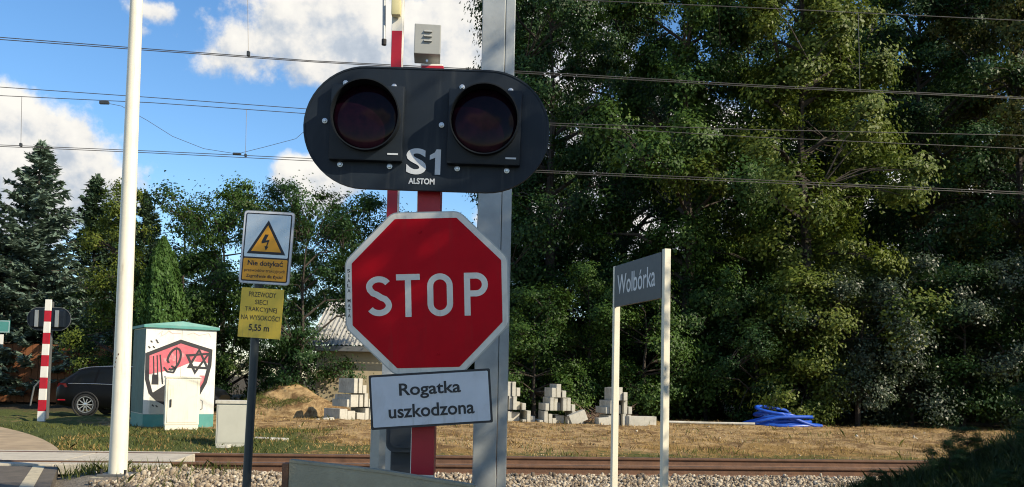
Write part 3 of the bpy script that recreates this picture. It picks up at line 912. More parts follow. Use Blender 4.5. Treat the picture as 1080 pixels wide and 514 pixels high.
def copy_tree(o, parent=None):
    c = o.copy(); COL.objects.link(c)
    if parent: c.parent = parent
    for ch in o.children: copy_tree(ch, c)
    return c

_first = {}
def plant(key, root, x, y, rz, sc, label, cat, group=None, mat=None, name=None, z=None, tilt=(0, 0)):
    if key in _first: o = copy_tree(root)
    else: o = root; _first[key] = 1
    if name: o.name = name
    o.location = (x, y, float(terrain(x, y)) if z is None else z)
    o.rotation_euler = (tilt[0], tilt[1], rz)
    o.scale = sc if isinstance(sc, tuple) else (sc, sc, sc)
    tag(o, label, cat, group)
    if mat:
        for ch in o.children:
            if ch.name.startswith(('crown', 'foliage')):
                ch.material_slots[0].link = 'OBJECT'
                ch.material_slots[0].material = MAT[mat]
    return o

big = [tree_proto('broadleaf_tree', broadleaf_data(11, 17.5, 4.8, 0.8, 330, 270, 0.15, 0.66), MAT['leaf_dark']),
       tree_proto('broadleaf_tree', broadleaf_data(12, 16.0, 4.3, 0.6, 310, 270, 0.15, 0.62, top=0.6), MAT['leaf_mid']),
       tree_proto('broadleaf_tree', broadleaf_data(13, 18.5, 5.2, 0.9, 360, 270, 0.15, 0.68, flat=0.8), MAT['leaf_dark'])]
GT = 'tall broadleaf trees beyond the track'
G2 = 'trees of the second row beyond the track'
def xat(u, y): return at(u, 300, y).x
for (k, u, y, rz, sc, mt, lab) in [
        (0, 580, 37.5, 0.4, (1.02, 1.02, 1.16), 'leaf_dark', 'dark broadleaf tree directly right of the grey steel post, its crown reaching over the post'),
        (1, 725, 34.0, 2.1, (1.05, 1.05, 1.18), 'leaf_mid', 'green broadleaf tree rising right above the grey station name board'),
        (1, 850, 32.5, 1.3, (1.1, 1.1, 1.12), 'leaf_yellow', 'sunlit yellow-green tree at the middle of the wood right of the station name board'),
        (2, 972, 36.5, 1.2, (1.0, 1.0, 1.05), 'leaf_dark', 'dark broadleaf tree above the blue hose coil with sky gaps in its top'),
        (1, 1078, 34.5, 0.3, (1.05, 1.05, 1.2), 'leaf_brown', 'broadleaf tree turning brown at the right edge of the photo')]:
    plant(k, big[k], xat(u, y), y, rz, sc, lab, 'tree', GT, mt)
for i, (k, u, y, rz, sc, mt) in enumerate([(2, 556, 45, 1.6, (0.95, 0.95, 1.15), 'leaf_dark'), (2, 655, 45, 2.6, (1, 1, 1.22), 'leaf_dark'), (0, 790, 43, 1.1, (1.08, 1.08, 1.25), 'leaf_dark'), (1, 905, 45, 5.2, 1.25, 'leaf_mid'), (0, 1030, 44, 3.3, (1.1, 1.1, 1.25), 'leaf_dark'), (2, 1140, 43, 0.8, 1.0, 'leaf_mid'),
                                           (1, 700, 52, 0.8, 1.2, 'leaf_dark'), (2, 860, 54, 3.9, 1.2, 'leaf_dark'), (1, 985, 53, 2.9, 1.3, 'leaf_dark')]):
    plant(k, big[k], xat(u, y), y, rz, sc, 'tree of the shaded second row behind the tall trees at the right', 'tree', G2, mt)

shr = [tree_proto('leafy_shrub', broadleaf_data(21, 4.2, 2.0, 0.15, 90, 220, 0.10, 0.5, flat=0.75), MAT['leaf_mid'], 'stem', 'foliage'),
       tree_proto('leafy_shrub', broadleaf_data(22, 5.4, 2.3, 0.2, 105, 220, 0.10, 0.55, flat=0.8), MAT['leaf_dark'], 'stem', 'foliage')]
GS = 'undergrowth shrubs at the foot of the wood'
for (k, u, y, rz, sc, mt, lab) in [
        (0, 566, 31.5, 0.5, 1.05, 'leaf_mid', 'sunlit green shrub above the block stack right of the grey post'),
        (1, 622, 32.5, 2.0, 1.0, 'leaf_mid', 'green shrub behind the tilted concrete block'),
        (0, 680, 31.5, 3.0, 1.15, 'leaf_mid', 'green shrub seen between the two posts of the station sign'),
        (1, 745, 33.0, 1.0, 0.95, 'leaf_dark', 'dark shrub right of the station sign posts'),
        (1, 800, 31.2, 4.0, 0.9, 'leaf_dark', 'dark shrub left behind the blue hose coil'),
        (0, 850, 31.0, 5.0, 1.2, 'leaf_yellow', 'fresh green shrub above the blue hose coil'),
        (1, 905, 30.6, 0.2, 1.0, 'leaf_silver', 'grey-green glossy shrub right of the blue hose coil'),
        (1, 960, 30.8, 2.4, 1.05, 'leaf_silver', 'second grey-green glossy shrub right of the blue hose coil'),
        (0, 1015, 30.4, 3.6, 1.25, 'leaf_dark', 'dark shrub above the right end of the dry grass strip'),
        (1, 1070, 30.5, 4.4, 1.1, 'leaf_silver', 'grey-green shrub at the right edge above the bank'),
        (0, 1110, 30, 4.4, 1.2, 'leaf_dark', 'dark shrub cut by the right edge above the grass bank')]:
    plant('s%d' % k, shr[k], xat(u, y), y, rz, sc, lab, 'shrub', GS, mt)

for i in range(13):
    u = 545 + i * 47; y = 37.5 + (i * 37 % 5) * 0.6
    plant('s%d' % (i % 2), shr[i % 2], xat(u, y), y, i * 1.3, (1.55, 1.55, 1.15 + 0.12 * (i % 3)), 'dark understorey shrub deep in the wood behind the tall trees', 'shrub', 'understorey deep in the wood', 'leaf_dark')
# the wood behind STOP sign and the shrubs left of it
arch = tree_proto('arching_shrub', broadleaf_data(31, 6.6, 2.7, 0.4, 140, 190, 0.11, 0.55, flat=0.7, arch=26), MAT['leaf_mid'], 'stem', 'foliage')
GA = 'arching shrubs behind the warning signs'
for (u, y, rz, sc, mt, lab) in [
        (240, 33.5, 0.0, (1.0, 1.0, 1.26), 'leaf_mid', 'arching shrub left of the yellow high voltage sign'),
        (318, 31.2, 1.9, (0.9, 0.9, 1.2), 'leaf_dark', 'arching shrub with long top shoots right behind the high voltage sign'),
        (378, 40.5, 3.6, (1.2, 1.2, 1.4), 'leaf_mid', 'arching shrub behind the left edge of the STOP sign'),
        (438, 43.0, 5.2, (1.1, 1.1, 1.35), 'leaf_dark', 'shrub hidden behind the red signal mast'),
        (492, 39.0, 0.9, (1.0, 1.0, 1.25), 'leaf_yellow', 'sunlit shrub seen between STOP sign and grey post')]:
    plant('a', arch, xat(u, y), y, rz, sc, lab, 'shrub', GA, mt)
loose = tree_proto('loose_tree', broadleaf_data(41, 9.2, 1.9, 2.2, 75, 90, 0.15, 0.6, flat=0.8), MAT['leaf_dark'])
plant('l', loose, xat(192, 38), 38, 1.0, 1.0, 'slim loose leaved tree rising left of the high voltage sign', 'tree', None, 'leaf_dark')

plant(0, big[0], 29.0, 27.0, 1.9, 1.0, 'tall tree of the wood continuing beyond the right edge', 'tree', 'wood beyond the right edge', 'leaf_dark')
plant(2, big[2], 34.0, 33.0, 0.9, 1.0, 'second tall tree of the wood continuing beyond the right edge', 'tree', 'wood beyond the right edge', 'leaf_dark')
# far row closing the view to the left
for i, (k, u, y, rz, sc, mt) in enumerate([(1, 20, 58, 1.0, 0.62, 'leaf_dark'), (0, 120, 56, 2.0, 0.62, 'leaf_dark'), (1, 215, 55, 3.0, 0.55, 'leaf_dark'), (0, 300, 55, 4.0, 0.55, 'leaf_mid'), (2, 390, 54, 5.0, 0.5, 'leaf_dark'), (1, 480, 54, 0.5, 0.58, 'leaf_dark')]):
    plant(k, big[k], xat(u, y), y, rz, (sc * 1.3, sc * 1.3, sc), 'dark tree of the far row closing the view at the left', 'tree', 'far trees at the left', mt)
GL = 'low bushes left of the white cabinet'
for (k, u, y, rz, sc, mt, lab) in [
        (0, 4, 39.0, 1.0, 1.4, 'leaf_silver', 'pale leaved bush behind the green road sign at the left edge'),
        (1, 75, 39.5, 2.0, 0.9, 'leaf_dark', 'dark bush behind the opposite crossing signal'),
        (1, 130, 34.0, 3.2, 0.8, 'leaf_dark', 'dark bush behind the black car'),
        (0, 205, 32.5, 0.4, 0.95, 'leaf_dark', 'dark bush behind the graffiti cabinet')]:
    plant('s%d' % k, shr[k], xat(u, y), y, rz, sc, lab, 'bush', GL, mt)

# spruces: whorls of drooping boughs with hanging sprays
def spruce_data(seed, H, Rb, levels, spray):
    rg = np.random.default_rng(seed); rd = random.Random(seed)
    paths = [([Vector((0, 0, -0.2)), Vector((0, 0, H * 0.5)), Vector((0, 0, H))], [0.15 * H / 10, 0.09 * H / 10, 0.015])]
    P, N, D = [], [], []
    for lv in range(levels):
        f = (lv + 0.5) / levels
        z = 0.5 + (H - 0.6) * f
        ln0 = Rb * (1 - f) ** 0.85 + 0.12
        nb = 5 + int(6 * (1 - f))
        for k in range(nb):
            a = rd.uniform(0, 2 * PI)
            ln = ln0 * rd.uniform(0.65, 1.15)
            droop = rd.uniform(0.15, 0.35) * (1 - 0.6 * f) - 0.35 * f
            pts = []
            for q in range(6):
                g = q / 5
                pts.append(Vector((math.cos(a) * ln * g, math.sin(a) * ln * g, z - droop * ln * g + 0.22 * ln * g * g)))
            paths.append((pts[::1], [0.03 * (1 - f) + 0.012 - 0.009 * q / 5 for q in range(6)]))
            ns = int(spray * (0.35 + ln / Rb))
            for q in range(ns):
                g = rd.uniform(0.12, 1) * 5; i0 = min(4, int(g))
                p = pts[i0].lerp(pts[i0 + 1], g - i0)
                side = rd.choice((-1, 1))
                sd = Vector((-math.sin(a), math.cos(a), 0)) * side
                dirn = (sd * rd.uniform(0.4, 1) + Vector((math.cos(a), math.sin(a), 0)) * rd.uniform(0.1, 0.8) + Vector((0, 0, rd.uniform(-0.8, 0.15)))).normalized()
                L = rd.uniform(0.16, 0.34)
                P.append(p + dirn * L * 0.5); D.append(dirn * 1.0); N.append((rd.gauss(0, .5), rd.gauss(0, .5), 0.8))
    for q in range(60):
        P.append((rd.gauss(0, .05), rd.gauss(0, .05), H - rd.random() * 0.9)); D.append((rd.gauss(0, .3), rd.gauss(0, .3), 1)); N.append((rd.gauss(0, 1), rd.gauss(0, 1), 0.1))
    P = np.array([tuple(p) for p in P]); N = unit(np.array([tuple(p) for p in N])); D = np.array([tuple(p) for p in D])
    V, F = leaf_faces(P, N, rg.uniform(0.24, 0.46, len(P)), rg, aspect=0.34, fold=-0.05, dirs=D)
    return V, F, paths
sp = tree_proto('spruce_tree', spruce_data(51, 11.2, 3.3, 50, 64), MAT['needle'])
GP = 'spruces at the left'
plant('sp', sp, xat(36, 37), 37, 0.0, (1.12, 1.12, 0.98), 'tall blue-green spruce at the left edge', 'spruce', GP, 'needle')
plant('sp', sp, xat(98, 43), 43, 2.0, (0.95, 0.95, 0.98), 'spruce just left of the white pole, its tip behind the yellow-green tree', 'spruce', GP, 'needle_dark')
plant('sp', sp, xat(150, 44), 44, 4.0, (0.8, 0.8, 0.93), 'dark spruce just right of the white pole', 'spruce', GP, 'needle_dark')
plant('sp', sp, xat(-40, 36), 36, 1.0, 0.98, 'spruce cut by the left edge of the photo', 'spruce', GP, 'needle')

# columnar conifers: upright sprays on a spindle
def column_data(seed, H, Rc, n, leaf):
    rg = np.random.default_rng(seed)
    s = rg.random(n) ** 0.85
    a = rg.uniform(0, 2 * PI, n)
    prof = np.sin(PI * np.clip(0.12 + 0.88 * s, 0, 1)) ** 0.75
    r = Rc * prof * (0.72 + 0.28 * rg.random(n) ** 0.5) * (1 + 0.13 * np.sin(7 * a + 9 * s) + 0.1 * np.sin(23 * s + 3 * a))
    P = np.stack([r * np.cos(a), r * np.sin(a), 0.15 + (H - 0.2) * s], -1)
    out = np.stack([np.cos(a), np.sin(a), np.zeros(n)], -1)
    D = out * 0.45 + np.array([0, 0, 1.0]) + rg.normal(size=(n, 3)) * 0.3
    N = unit(out + rg.normal(size=(n, 3)) * 0.6)
    V, F = leaf_faces(P, N, leaf * rg.uniform(0.6, 1.3, n), rg, aspect=0.5, fold=0.05, dirs=D)
    return V, F, [([Vector((0, 0, -0.2)), Vector((0, 0, H * 0.9))], [0.10, 0.02])]
th = tree_proto('thuja_tree', column_data(61, 6.0, 0.82, 16000, 0.15), MAT['thuja'])
plant('th', th, xat(171, 30), 30, 0, 1.0, 'dense green columnar thuja behind the white graffiti cabinet', 'thuja', None, 'thuja')
yl = tree_proto('yellow_green_tree', broadleaf_data(62, 8.6, 1.55, 0.3, 120, 130, 0.12, 0.5, flat=0.9, top=0.5), MAT['leaf_yellow'])
plant('yl', yl, xat(124, 31.5), 31.5, 0, 0.92, 'yellow-green upright tree behind the white pole', 'tree', None, 'leaf_yellow')

# the leafy tree just outside the frame at the right that shades the bank and the lower part of the masts
shade = tree_proto('shade_tree', broadleaf_data(71, 8.4, 2.3, 0.6, 150, 140, 0.14, 0.66, flat=0.8), MAT['leaf_dark'])
plant('sh', shade, 6.4, 3.3, 0.7, 1.0, 'taller leafy tree standing on the bank beyond the right edge', 'tree', 'trees beyond the right edge')
plant('sh', shade, 5.6, 1.3, 2.9, (1.08, 1.08, 0.80), 'lower leafy tree standing on the verge beyond the right edge', 'tree', 'trees beyond the right edge')
plant('s1', shr[1], 6.3, 6.0, 0.7, (0.60, 0.60, 0.56), 'bushy shrub on the grass bank beyond the right edge', 'shrub', None, 'leaf_dark')

GB = 'low leafy plants on the shaded bank'
for i, (x, y, sc_, lab) in enumerate([(3.25, 7.9, 0.07, 'low dark plant on the slope of the grass bank'), (3.6, 7.3, 0.09, 'dark leafy plant halfway up the grass bank'),
                                      (4.0, 7.8, 0.11, 'dark leafy plant near the top of the grass bank'), (4.45, 7.4, 0.15, 'dark bushy plant on top of the bank at the right edge'), (3.6, 6.5, 0.08, 'dark plant in front of the grass bank at the right edge')]):
    plant('s%d' % (i % 2), shr[i % 2], x, y, i * 1.7, (sc_, sc_, sc_ * 0.75), lab, 'plant', GB, 'leaf_dark')

# ------------------------------------------------------------------ crossing signal with STOP sign
MX, MY = -0.432, 4.45
GZ = float(terrain(MX, MY))
sig = thing('crossing_signal', 'level crossing signal on a red and white mast with dark oval lamp board', 'signal', (MX, MY, GZ))
def Zl(z): return z - GZ
MB().box(-0.0565, 0.0565, -0.055, 0.055, -0.15, Zl(2.84), 0.004).build('mast', MAT['white_paint'], sig)
for (za, zb) in ((at(441, 501, 4.39).z, 2.83), (-0.1, 0.30)):
    MB().box(-0.053, 0.060, -0.058, 0.058, Zl(za), Zl(zb), 0.003).build('red_band', MAT['red_paint'], sig)
MB().box(-0.12, 0.12, -0.12, 0.12, -0.02, 0.02, 0.004).build('base_plate', MAT['galv'], sig)
# vent box on top of the mast
c = at(451, 48, 4.42)
vb = MB().box(-0.066, 0.066, -0.075, 0.07, -0.072, 0.080, 0.004).build('vent_box', MAT['vent'], sig)
vb.location = (c.x - MX, c.y - MY, c.z - GZ)
vb.rotation_euler = (0, R(0.4), R(5))
for q in range(3):
    lv = MB()
    lv.add([(-0.018, -0.0765, 0.048 - q * 0.024), (0.022, -0.0765, 0.048 - q * 0.024), (0.022, -0.085, 0.038 - q * 0.024), (-0.018, -0.085, 0.038 - q * 0.024), (-0.018, -0.0765, 0.036 - q * 0.024), (0.022, -0.0765, 0.036 - q * 0.024)],
           [(0, 1, 2, 3), (3, 2, 5, 4), (0, 3, 4), (1, 5, 2)]).build('louvre', MAT['vent'], vb)
MB().tube([(0, -0.045, -0.095), (0, -0.030, -0.095)], 0.006, 8).build('bolt', MAT['steel_bolt'], vb)
# oval board
c = at(450, 137, 4.33)
def stadium(hl, r, n=24):
    return arc(hl, 0, r, -90, 90, n) + arc(-hl, 0, r, 90, 270, n)
board = MB().prism(stadium(0.302, 0.305), -0.010, 0.010).build('lamp_board', MAT['board'], sig, smooth=True)
board.location = (c.x - MX, c.y - MY, c.z - GZ)
board.rotation_euler = (0, R(0.75), 0)
MB().ring(stadium(0.302, 0.3065), stadium(0.302, 0.298), -0.013, 0.013).build('board_rim', MAT['board'], board, smooth=True)
for (lx, lz) in ((-0.290, 0.012), (0.287, 0.010)):
    hb = MB().box(lx - 0.180, lx + 0.180, -0.052, -0.0105, lz - 0.187, lz + 0.187, 0.008).build('lamp_housing', MAT['housing'], board, smooth=True)
    cz = lz + 0.022
    # hood: open tube, longer at the top than at the bottom
    n = 48
    V = []; F = []
    for (rr_, base) in ((0.167, 0), (0.161, 1)):
        for ring in range(2):
            for j in range(n):
                a = 2 * PI * j / n
                ln = 0.068 + 0.030 * math.sin(a)
                y = -0.050 if ring == 0 else -0.050 - ln
                V.append((lx + rr_ * math.cos(a), y, cz + rr_ * math.sin(a)))
    for j in range(n):
        k = (j + 1) % n
        F += [(j, k, n + k, n + j), (2 * n + k, 2 * n + j, 3 * n + j, 3 * n + k), (n + j, n + k, 3 * n + k, 3 * n + j), (k, j, 2 * n + j, 2 * n + k)]
    MB().add(V, F).build('hood', MAT['hood'], board, smooth=True)
    prof = [(0.160 * math.sin(i / 10 * PI / 2), -0.070 - 0.016 * math.cos(i / 10 * PI / 2)) for i in range(1, 11)] 
    lens = MB().lathe_y([(0.0008, -0.0860)] + prof, 40, (lx, cz)).build('lens', MAT['lens'], board, smooth=True)
    for (bx, bz) in ((-0.118, 0.205), (0.123, 0.195), (-0.213, 0.012), (-0.128, -0.203), (0.116, -0.205)):
        MB().lathe_y([(0.0001, -0.024), (0.007, -0.0235), (0.0095, -0.020), (0.0095, -0.017), (0.0135, -0.0165), (0.0135, -0.0105)], 10, (lx + bx, lz + bz)).build('bolt', MAT['steel_bolt'], board, smooth=True)
    MB().box(lx + 0.108, lx + 0.160, -0.0545, -0.0525, lz - 0.157, lz - 0.149).build('maker_label', MAT['white_print'], board)
lettering('lettering', 'S', -0.093, 0.006, -0.228, -0.098, -0.0125, MAT['white_print'], board, 0.03)
MB().prism([(0.049, -0.226), (0.076, -0.226), (0.076, -0.100), (0.054, -0.100), (0.046, -0.116), (0.022, -0.130), (0.022, -0.153), (0.049, -0.142)], -0.0125, -0.0108).build('lettering', MAT['white_print'], board)
lettering('lettering', 'ALSTOM', -0.079, 0.050, -0.276, -0.246, -0.0125, MAT['white_print'], board, 0.03)

# STOP sign: bolted to the mast, octagon slightly turned anticlockwise
c = at(450.5, 309, 4.325)
stop = thing('stop_sign', 'red octagonal STOP sign with white border, below the oval lamp board', 'stop sign', (c.x, c.y, c.z), (0, R(-2.5), 0))
def octo(wd):
    r_ = wd / 2 / math.cos(PI / 8)
    return [(r_ * math.cos(PI / 8 + i * PI / 4), r_ * math.sin(PI / 8 + i * PI / 4)) for i in range(8)]
def octr(wd, cr=0.02):
    P = octo(wd); out = []
    for i in range(8):
        p = Vector(P[i]); a = Vector(P[i - 1]); b_ = Vector(P[(i + 1) % 8])
        q0 = p + (a - p).normalized() * cr; q1 = p + (b_ - p).normalized() * cr
        for k in range(4):
            f = k / 3
            out.append(tuple((q0 * (1 - f) ** 2 + p * 2 * f * (1 - f) + q1 * f * f)))
    return out
MB().prism(octr(0.800, 0.03), -0.004, 0.016).build('back_plate', MAT['alu'], stop)
MB().prism(octr(0.788, 0.028), -0.0062, -0.0042).build('border', MAT['sign_white'], stop)
MB().prism(octr(0.732, 0.004), -0.0082, -0.0064).build('face', MAT['red'], stop)
tw, y0, y1 = 0.0295, -0.0102, -0.0084
zc, hc = -0.012, 0.105
def Lz(v): return zc + v * hc
L = MB()
sx0, sx1 = -0.297, -0.172
cxm, rw = (sx0 + sx1) / 2, (sx1 - sx0) / 2 - tw / 2
q = hc / 2 - tw / 4
Spts = arc(cxm, zc + q, rw, 28, 180, 14, q - tw / 4)
Spts += [(cxm - rw + 0.004, zc + q - 0.014), (cxm - rw + 0.018, zc + q - 0.030)]
Spts += [(cxm - 0.012, zc + 0.008), (cxm + 0.012, zc - 0.008)]
Spts += [(cxm + rw - 0.018, zc - q + 0.030), (cxm + rw - 0.004, zc - q + 0.014)]
Spts += arc(cxm, zc - q, rw, 0, -152, 14, q - tw / 4)
L.stroke(Spts, tw, y0, y1)
L.build('letter', MAT['sign_white'], stop)
L = MB(); L.box(-0.150, -0.034, y0, y1, zc + hc - tw, zc + hc); L.box(-0.092 - tw / 2, -0.092 + tw / 2, y0, y1, zc - hc, zc + hc - tw)
L.build('letter', MAT['sign_white'], stop)
ox, orr = 0.064, 0.0625
Oo = arc(ox, zc + hc - orr, orr, 0, 180, 16) + arc(ox, zc - hc + orr, orr, 180, 360, 16)
ri = orr - tw
Oi = arc(ox, zc + hc - orr, ri, 0, 180, 16) + arc(ox, zc - hc + orr, ri, 180, 360, 16)
MB().ring(Oo, Oi, y0, y1).build('letter', MAT['sign_white'], stop)
px0 = 0.182
L = MB(); L.box(px0, px0 + tw, y0, y1, zc - hc, zc + hc)
rp = 0.0585
zm = zc + hc - rp
Pp = [(px0 + tw - 0.001, zm + rp - tw / 2), (px0 + 0.058, zm + rp - tw / 2)] + arc(px0 + 0.058, zm, rp - tw / 2, 90, -90, 14)[1:] + [(px0 + tw - 0.001, zm - rp + tw / 2)]
L.stroke(Pp, tw, y0 - 0.0003, y1)
L.build('letter', MAT['sign_white'], stop)
for i, ch in enumerate('SIALA MATA'):
    if ch == ' ': continue
    zt = 0.125 - i * 0.0245
    lettering('lettering', ch, -0.389 if ch != 'I' else -0.383, -0.374 if ch != 'I' else -0.379, zt - 0.017, zt, -0.0068, MAT['black_print'], stop, 0.02)
for bx, bz in ((-0.03, 0.30), (0.05, -0.30)):
    MB().lathe_y([(0.0001, -0.0125), (0.007, -0.012), (0.008, -0.0084)], 10, (bx, bz)).build('rivet', MAT['red'], stop)
MB().box(-0.30, 0.30, 0.017, 0.05, 0.19, 0.22, 0.003).build('bracket', MAT['galv'], stop)
MB().box(-0.30, 0.30, 0.017, 0.05, -0.22, -0.19, 0.003).build('bracket', MAT['galv'], stop)

# small plate below it
c = at(454.5, 421, 4.28)
rog = thing('notice_plate', 'white plate with black frame reading Rogatka uszkodzona, hanging askew below the STOP sign', 'sign', (c.x, c.y, c.z), (R(-2), R(-4.6), R(4)))
MB().prism(rrect(-0.292, 0.292, -0.131, 0.131, 0.008), -0.002, 0.006).build('frame', MAT['black_print'], rog)
MB().prism(rrect(-0.281, 0.281, -0.120, 0.120, 0.006), -0.0042, -0.0022).build('face', MAT['plate_white'], rog)
lettering('lettering', 'Rogatka', -0.150, 0.146, 0.006, 0.083, -0.0062, MAT['black_print'], rog, 0.02)
lettering('lettering', 'uszkodzona', -0.205, 0.206, -0.082, -0.018, -0.0062, MAT['black_print'], rog, 0.02)
MB().box(-0.05, 0.05, 0.0065, 0.06, -0.02, 0.10, 0.003).build('bracket', MAT['galv'], rog)

# raised barrier boom behind the signal, with its drive and a beige post
BY = 6.4
bt = at(419.5, 35, BY); bb = at(419.8, 225, BY)
gb = float(terrain(bt.x, BY))
boom = thing('barrier_boom', 'raised red and white barrier boom behind the oval lamp board', 'barrier boom', (bt.x, BY, gb))
bw = 0.041
zr0, zr1 = bb.z - 0.75 - gb, bt.z - gb
edges = [1.0 - gb - 0.25] 
z = zr1
for k, (za, zb, mt) in enumerate([(zr1, zr1 + 1.0, 'white_paint'), (zr0, zr1, 'red_paint'), (zr0 - 1.0, zr0, 'white_paint'), (zr1 + 1.0, zr1 + 2.3, 'red_paint'), (zr1 + 2.3, zr1 + 3.6, 'white_paint')]):
    MB().box(-bw + 0.004, bw - 0.004, -bw - 0.002, -bw + 0.01, za, zb).build('red_band' if 'red' in mt else 'white_band', MAT[mt], boom)
MB().box(-bw, bw, -bw, bw, 0.75, zr1 + 3.62, 0.006).build('boom_profile', MAT['white_paint'], boom)
lp = at(418, 8, BY - 0.08)
lb = MB().box(-0.034, 0.034, -0.03, 0.03, -0.065, 0.065, 0.012).build('boom_lamp', MAT['lamp_yellow'], boom, smooth=True)
lb.location = (lp.x - bt.x, lp.y - BY, lp.z - gb)
r0 = at(405, 46, BY - 0.05); r1 = at(405.5, -60, BY - 0.05)
MB().tube([(r0.x - bt.x, -0.05, r0.z - gb), (r1.x - bt.x, -0.05, r1.z - gb)], 0.012, 10).build('stay_rod', MAT['galv'], boom, smooth=True)
MB().tube([(r0.x - bt.x, -0.05, r0.z - gb - 0.012), (r0.x - bt.x, -0.05, r0.z - gb + 0.03)], 0.018, 10).build('rod_cap', MAT['black_rubber'], boom, smooth=True)
MB().box(r1.x - bt.x - 0.02, 0.03, -0.065, -0.03, r1.z - gb - 0.02, r1.z - gb + 0.03, 0.004).build('rod_bracket', MAT['galv'], boom)
# drive casing
dc = at(421, 470, 6.0)
gd = float(terrain(dc.x, 6.2))
drv = thing('barrier_drive', 'dark grey barrier drive casing behind the red mast', 'barrier drive', (dc.x, 6.4, gd))
P = rrect(-0.115, 0.16, dc.z - gd - 0.06, dc.z - gd + 0.42, 0.06)
MB().prism(P, -0.22, 0.30).build('casing', MAT['darkbox'], drv, smooth=True)
MB().box(-0.09, 0.13, -0.15, 0.25, -0.15, dc.z - gd - 0.058, 0.01).build('pedestal', MAT['darkbox'], drv)
MB().prism(rrect(-0.085, 0.13, dc.z - gd - 0.03, dc.z - gd + 0.39, 0.05), -0.232, -0.222).build('cover', MAT['darkbox'], drv, smooth=True)
bp_ = at(398.5, 478, 5.7)
gp = float(terrain(bp_.x, 5.7))
bpst = thing('beige_post', 'short beige concrete post left of the red mast', 'post', (bp_.x, 5.7, gp), (0, 0, R(-28)))
MB().box(-0.036, 0.036, -0.036, 0.036, -0.2, 0.98 - gp, 0.006).build('shaft', MAT['concrete'], bpst)
MB().prism([(-0.036, 0.981 - gp), (0.036, 0.981 - gp), (0.0, 1.01 - gp)], -0.036, 0.036).build('cap', MAT['concrete'], bpst)

# concrete guard in the foreground
ga = at(305, 488, 3.9); gb2 = at(400, 499.5, 3.88); gc2 = at(500, 516, 3.86)
gg = float(terrain(ga.x, 3.9))
grd = thing('concrete_guard', 'grey concrete guard slab with sloping top at the bottom edge', 'guard slab', (ga.x, 3.9, gg))
pl = [(0, -0.2), (1.15, -0.2), (1.15, gc2.z - gg - 0.10), (gc2.x - ga.x, gc2.z - gg), (gb2.x - ga.x, gb2.z - gg), (0.0, ga.z - gg)]
MB().prism(pl, 0.0, 0.05).build('slab', MAT['concrete_grey'], grd)
MB().box(-0.030, -0.002, -0.006, 0.056, -0.2, ga.z - gg - 0.004, 0.003).build('edge_strip', MAT['rust'], grd)
cp = MB().prism([(0.002, ga.z - gg + 0.001), (gb2.x - ga.x, gb2.z - gg + 0.001), (gc2.x - ga.x, gc2.z - gg + 0.001), (gc2.x - ga.x, gc2.z - gg + 0.012), (gb2.x - ga.x, gb2.z - gg + 0.012), (0.002, ga.z - gg + 0.012)], -0.004, 0.055)
cp.build('top_edge', MAT['concrete_grey'], grd)

# ------------------------------------------------------------------ grey steel mast
gm = at(520.5, 300, 7.0)
gg = float(terrain(gm.x, 7.0))
gmast = thing('steel_mast', 'tall grey galvanised steel mast behind the signal board', 'mast', (gm.x, 7.0, gg))
MB().box(-0.131, 0.052, -0.10, 0.10, -0.1, 9.2, 0.006).build('column', MAT['galv'], gmast)
MB().box(0.056, 0.131, -0.097, 0.10, -0.1, 9.2, 0.006).build('side_channel', MAT['galv'], gmast)
MB().box(-0.2, 0.2, -0.18, 0.18, -0.05, 0.03, 0.006).build('base_plate', MAT['galv'], gmast)
MB().box(-0.13, 0.13, -0.09, 0.09, 9.205, 9.22).build('cap', MAT['galv'], gmast)
# small dark lump on the ballast beside it
lo_ = at(561, 511, 10.0)
rg = np.random.default_rng(4)
bm = bmesh.new(); bmesh.ops.create_icosphere(bm, subdivisions=3, radius=1.0)
for v in bm.verts:
    n_ = v.co.normalized()
    v.co = Vector((n_.x * 0.17, n_.y * 0.13, max(-0.3, n_.z) * 0.15)) * (1 + 0.13 * math.sin(7 * n_.x + 3 * n_.y) + 0.1 * math.sin(9 * n_.z + 5 * n_.x))
me = bpy.data.meshes.new('rubber_lump'); bm.to_mesh(me); bm.free(); me.materials.append(MAT['black_rubber'])
lump = bpy.data.objects.new('rubber_lump', me); COL.objects.link(lump)
lump.location = (lo_.x, 10.0, float(terrain(lo_.x, 10.0)) + 0.05)
tag(lump, 'small rounded black lump on the ballast right of the grey steel mast', 'lump')

# ------------------------------------------------------------------ high voltage warning sign
wy = 7.6
wb = at(260, 512, wy)
gw = float(terrain(wb.x, wy))
wt_ = at(270.5, 330, wy)
wsn = thing('warning_sign', 'high voltage warning sign Nie dotykac over a yellow plate on a dark post', 'warning sign', (wb.x - 0.03, wy, gw), (0, 0, 0))
MB().tube([(0, 0, -0.2), (0.03, 0, wb.z - gw), (wt_.x - wb.x + 0.03, 0, wt_.z - gw), (wt_.x - wb.x + 0.055, 0, wt_.z - gw + 0.72)], 0.036, 14).build('post', MAT['darkpost'], wsn, smooth=True)
SP = wy - 0.045
c = at(281.5, 261.5, SP)
up_ = MB().prism(rrect(-0.226, 0.226, -0.315, 0.315, 0.03), -0.003, 0.004).build('danger_plate', MAT['alu'], wsn)
up_.location = (c.x - wsn.location.x, SP - wy, c.z - gw); up_.rotation_euler = (0, R(3.0), R(-6))
MB().prism(rrect(-0.221, 0.221, -0.310, 0.310, 0.027), -0.005, -0.0032).build('white_edge', MAT['plate_white'], up_)
MB().prism(rrect(-0.205, 0.205, -0.294, 0.294, 0.016), -0.007, -0.0052).build('black_edge', MAT['black_print'], up_)
MB().prism(rrect(-0.195, 0.195, -0.085, 0.284, 0.010), -0.009, -0.0072).build('silver_field', MAT['silver'], up_)
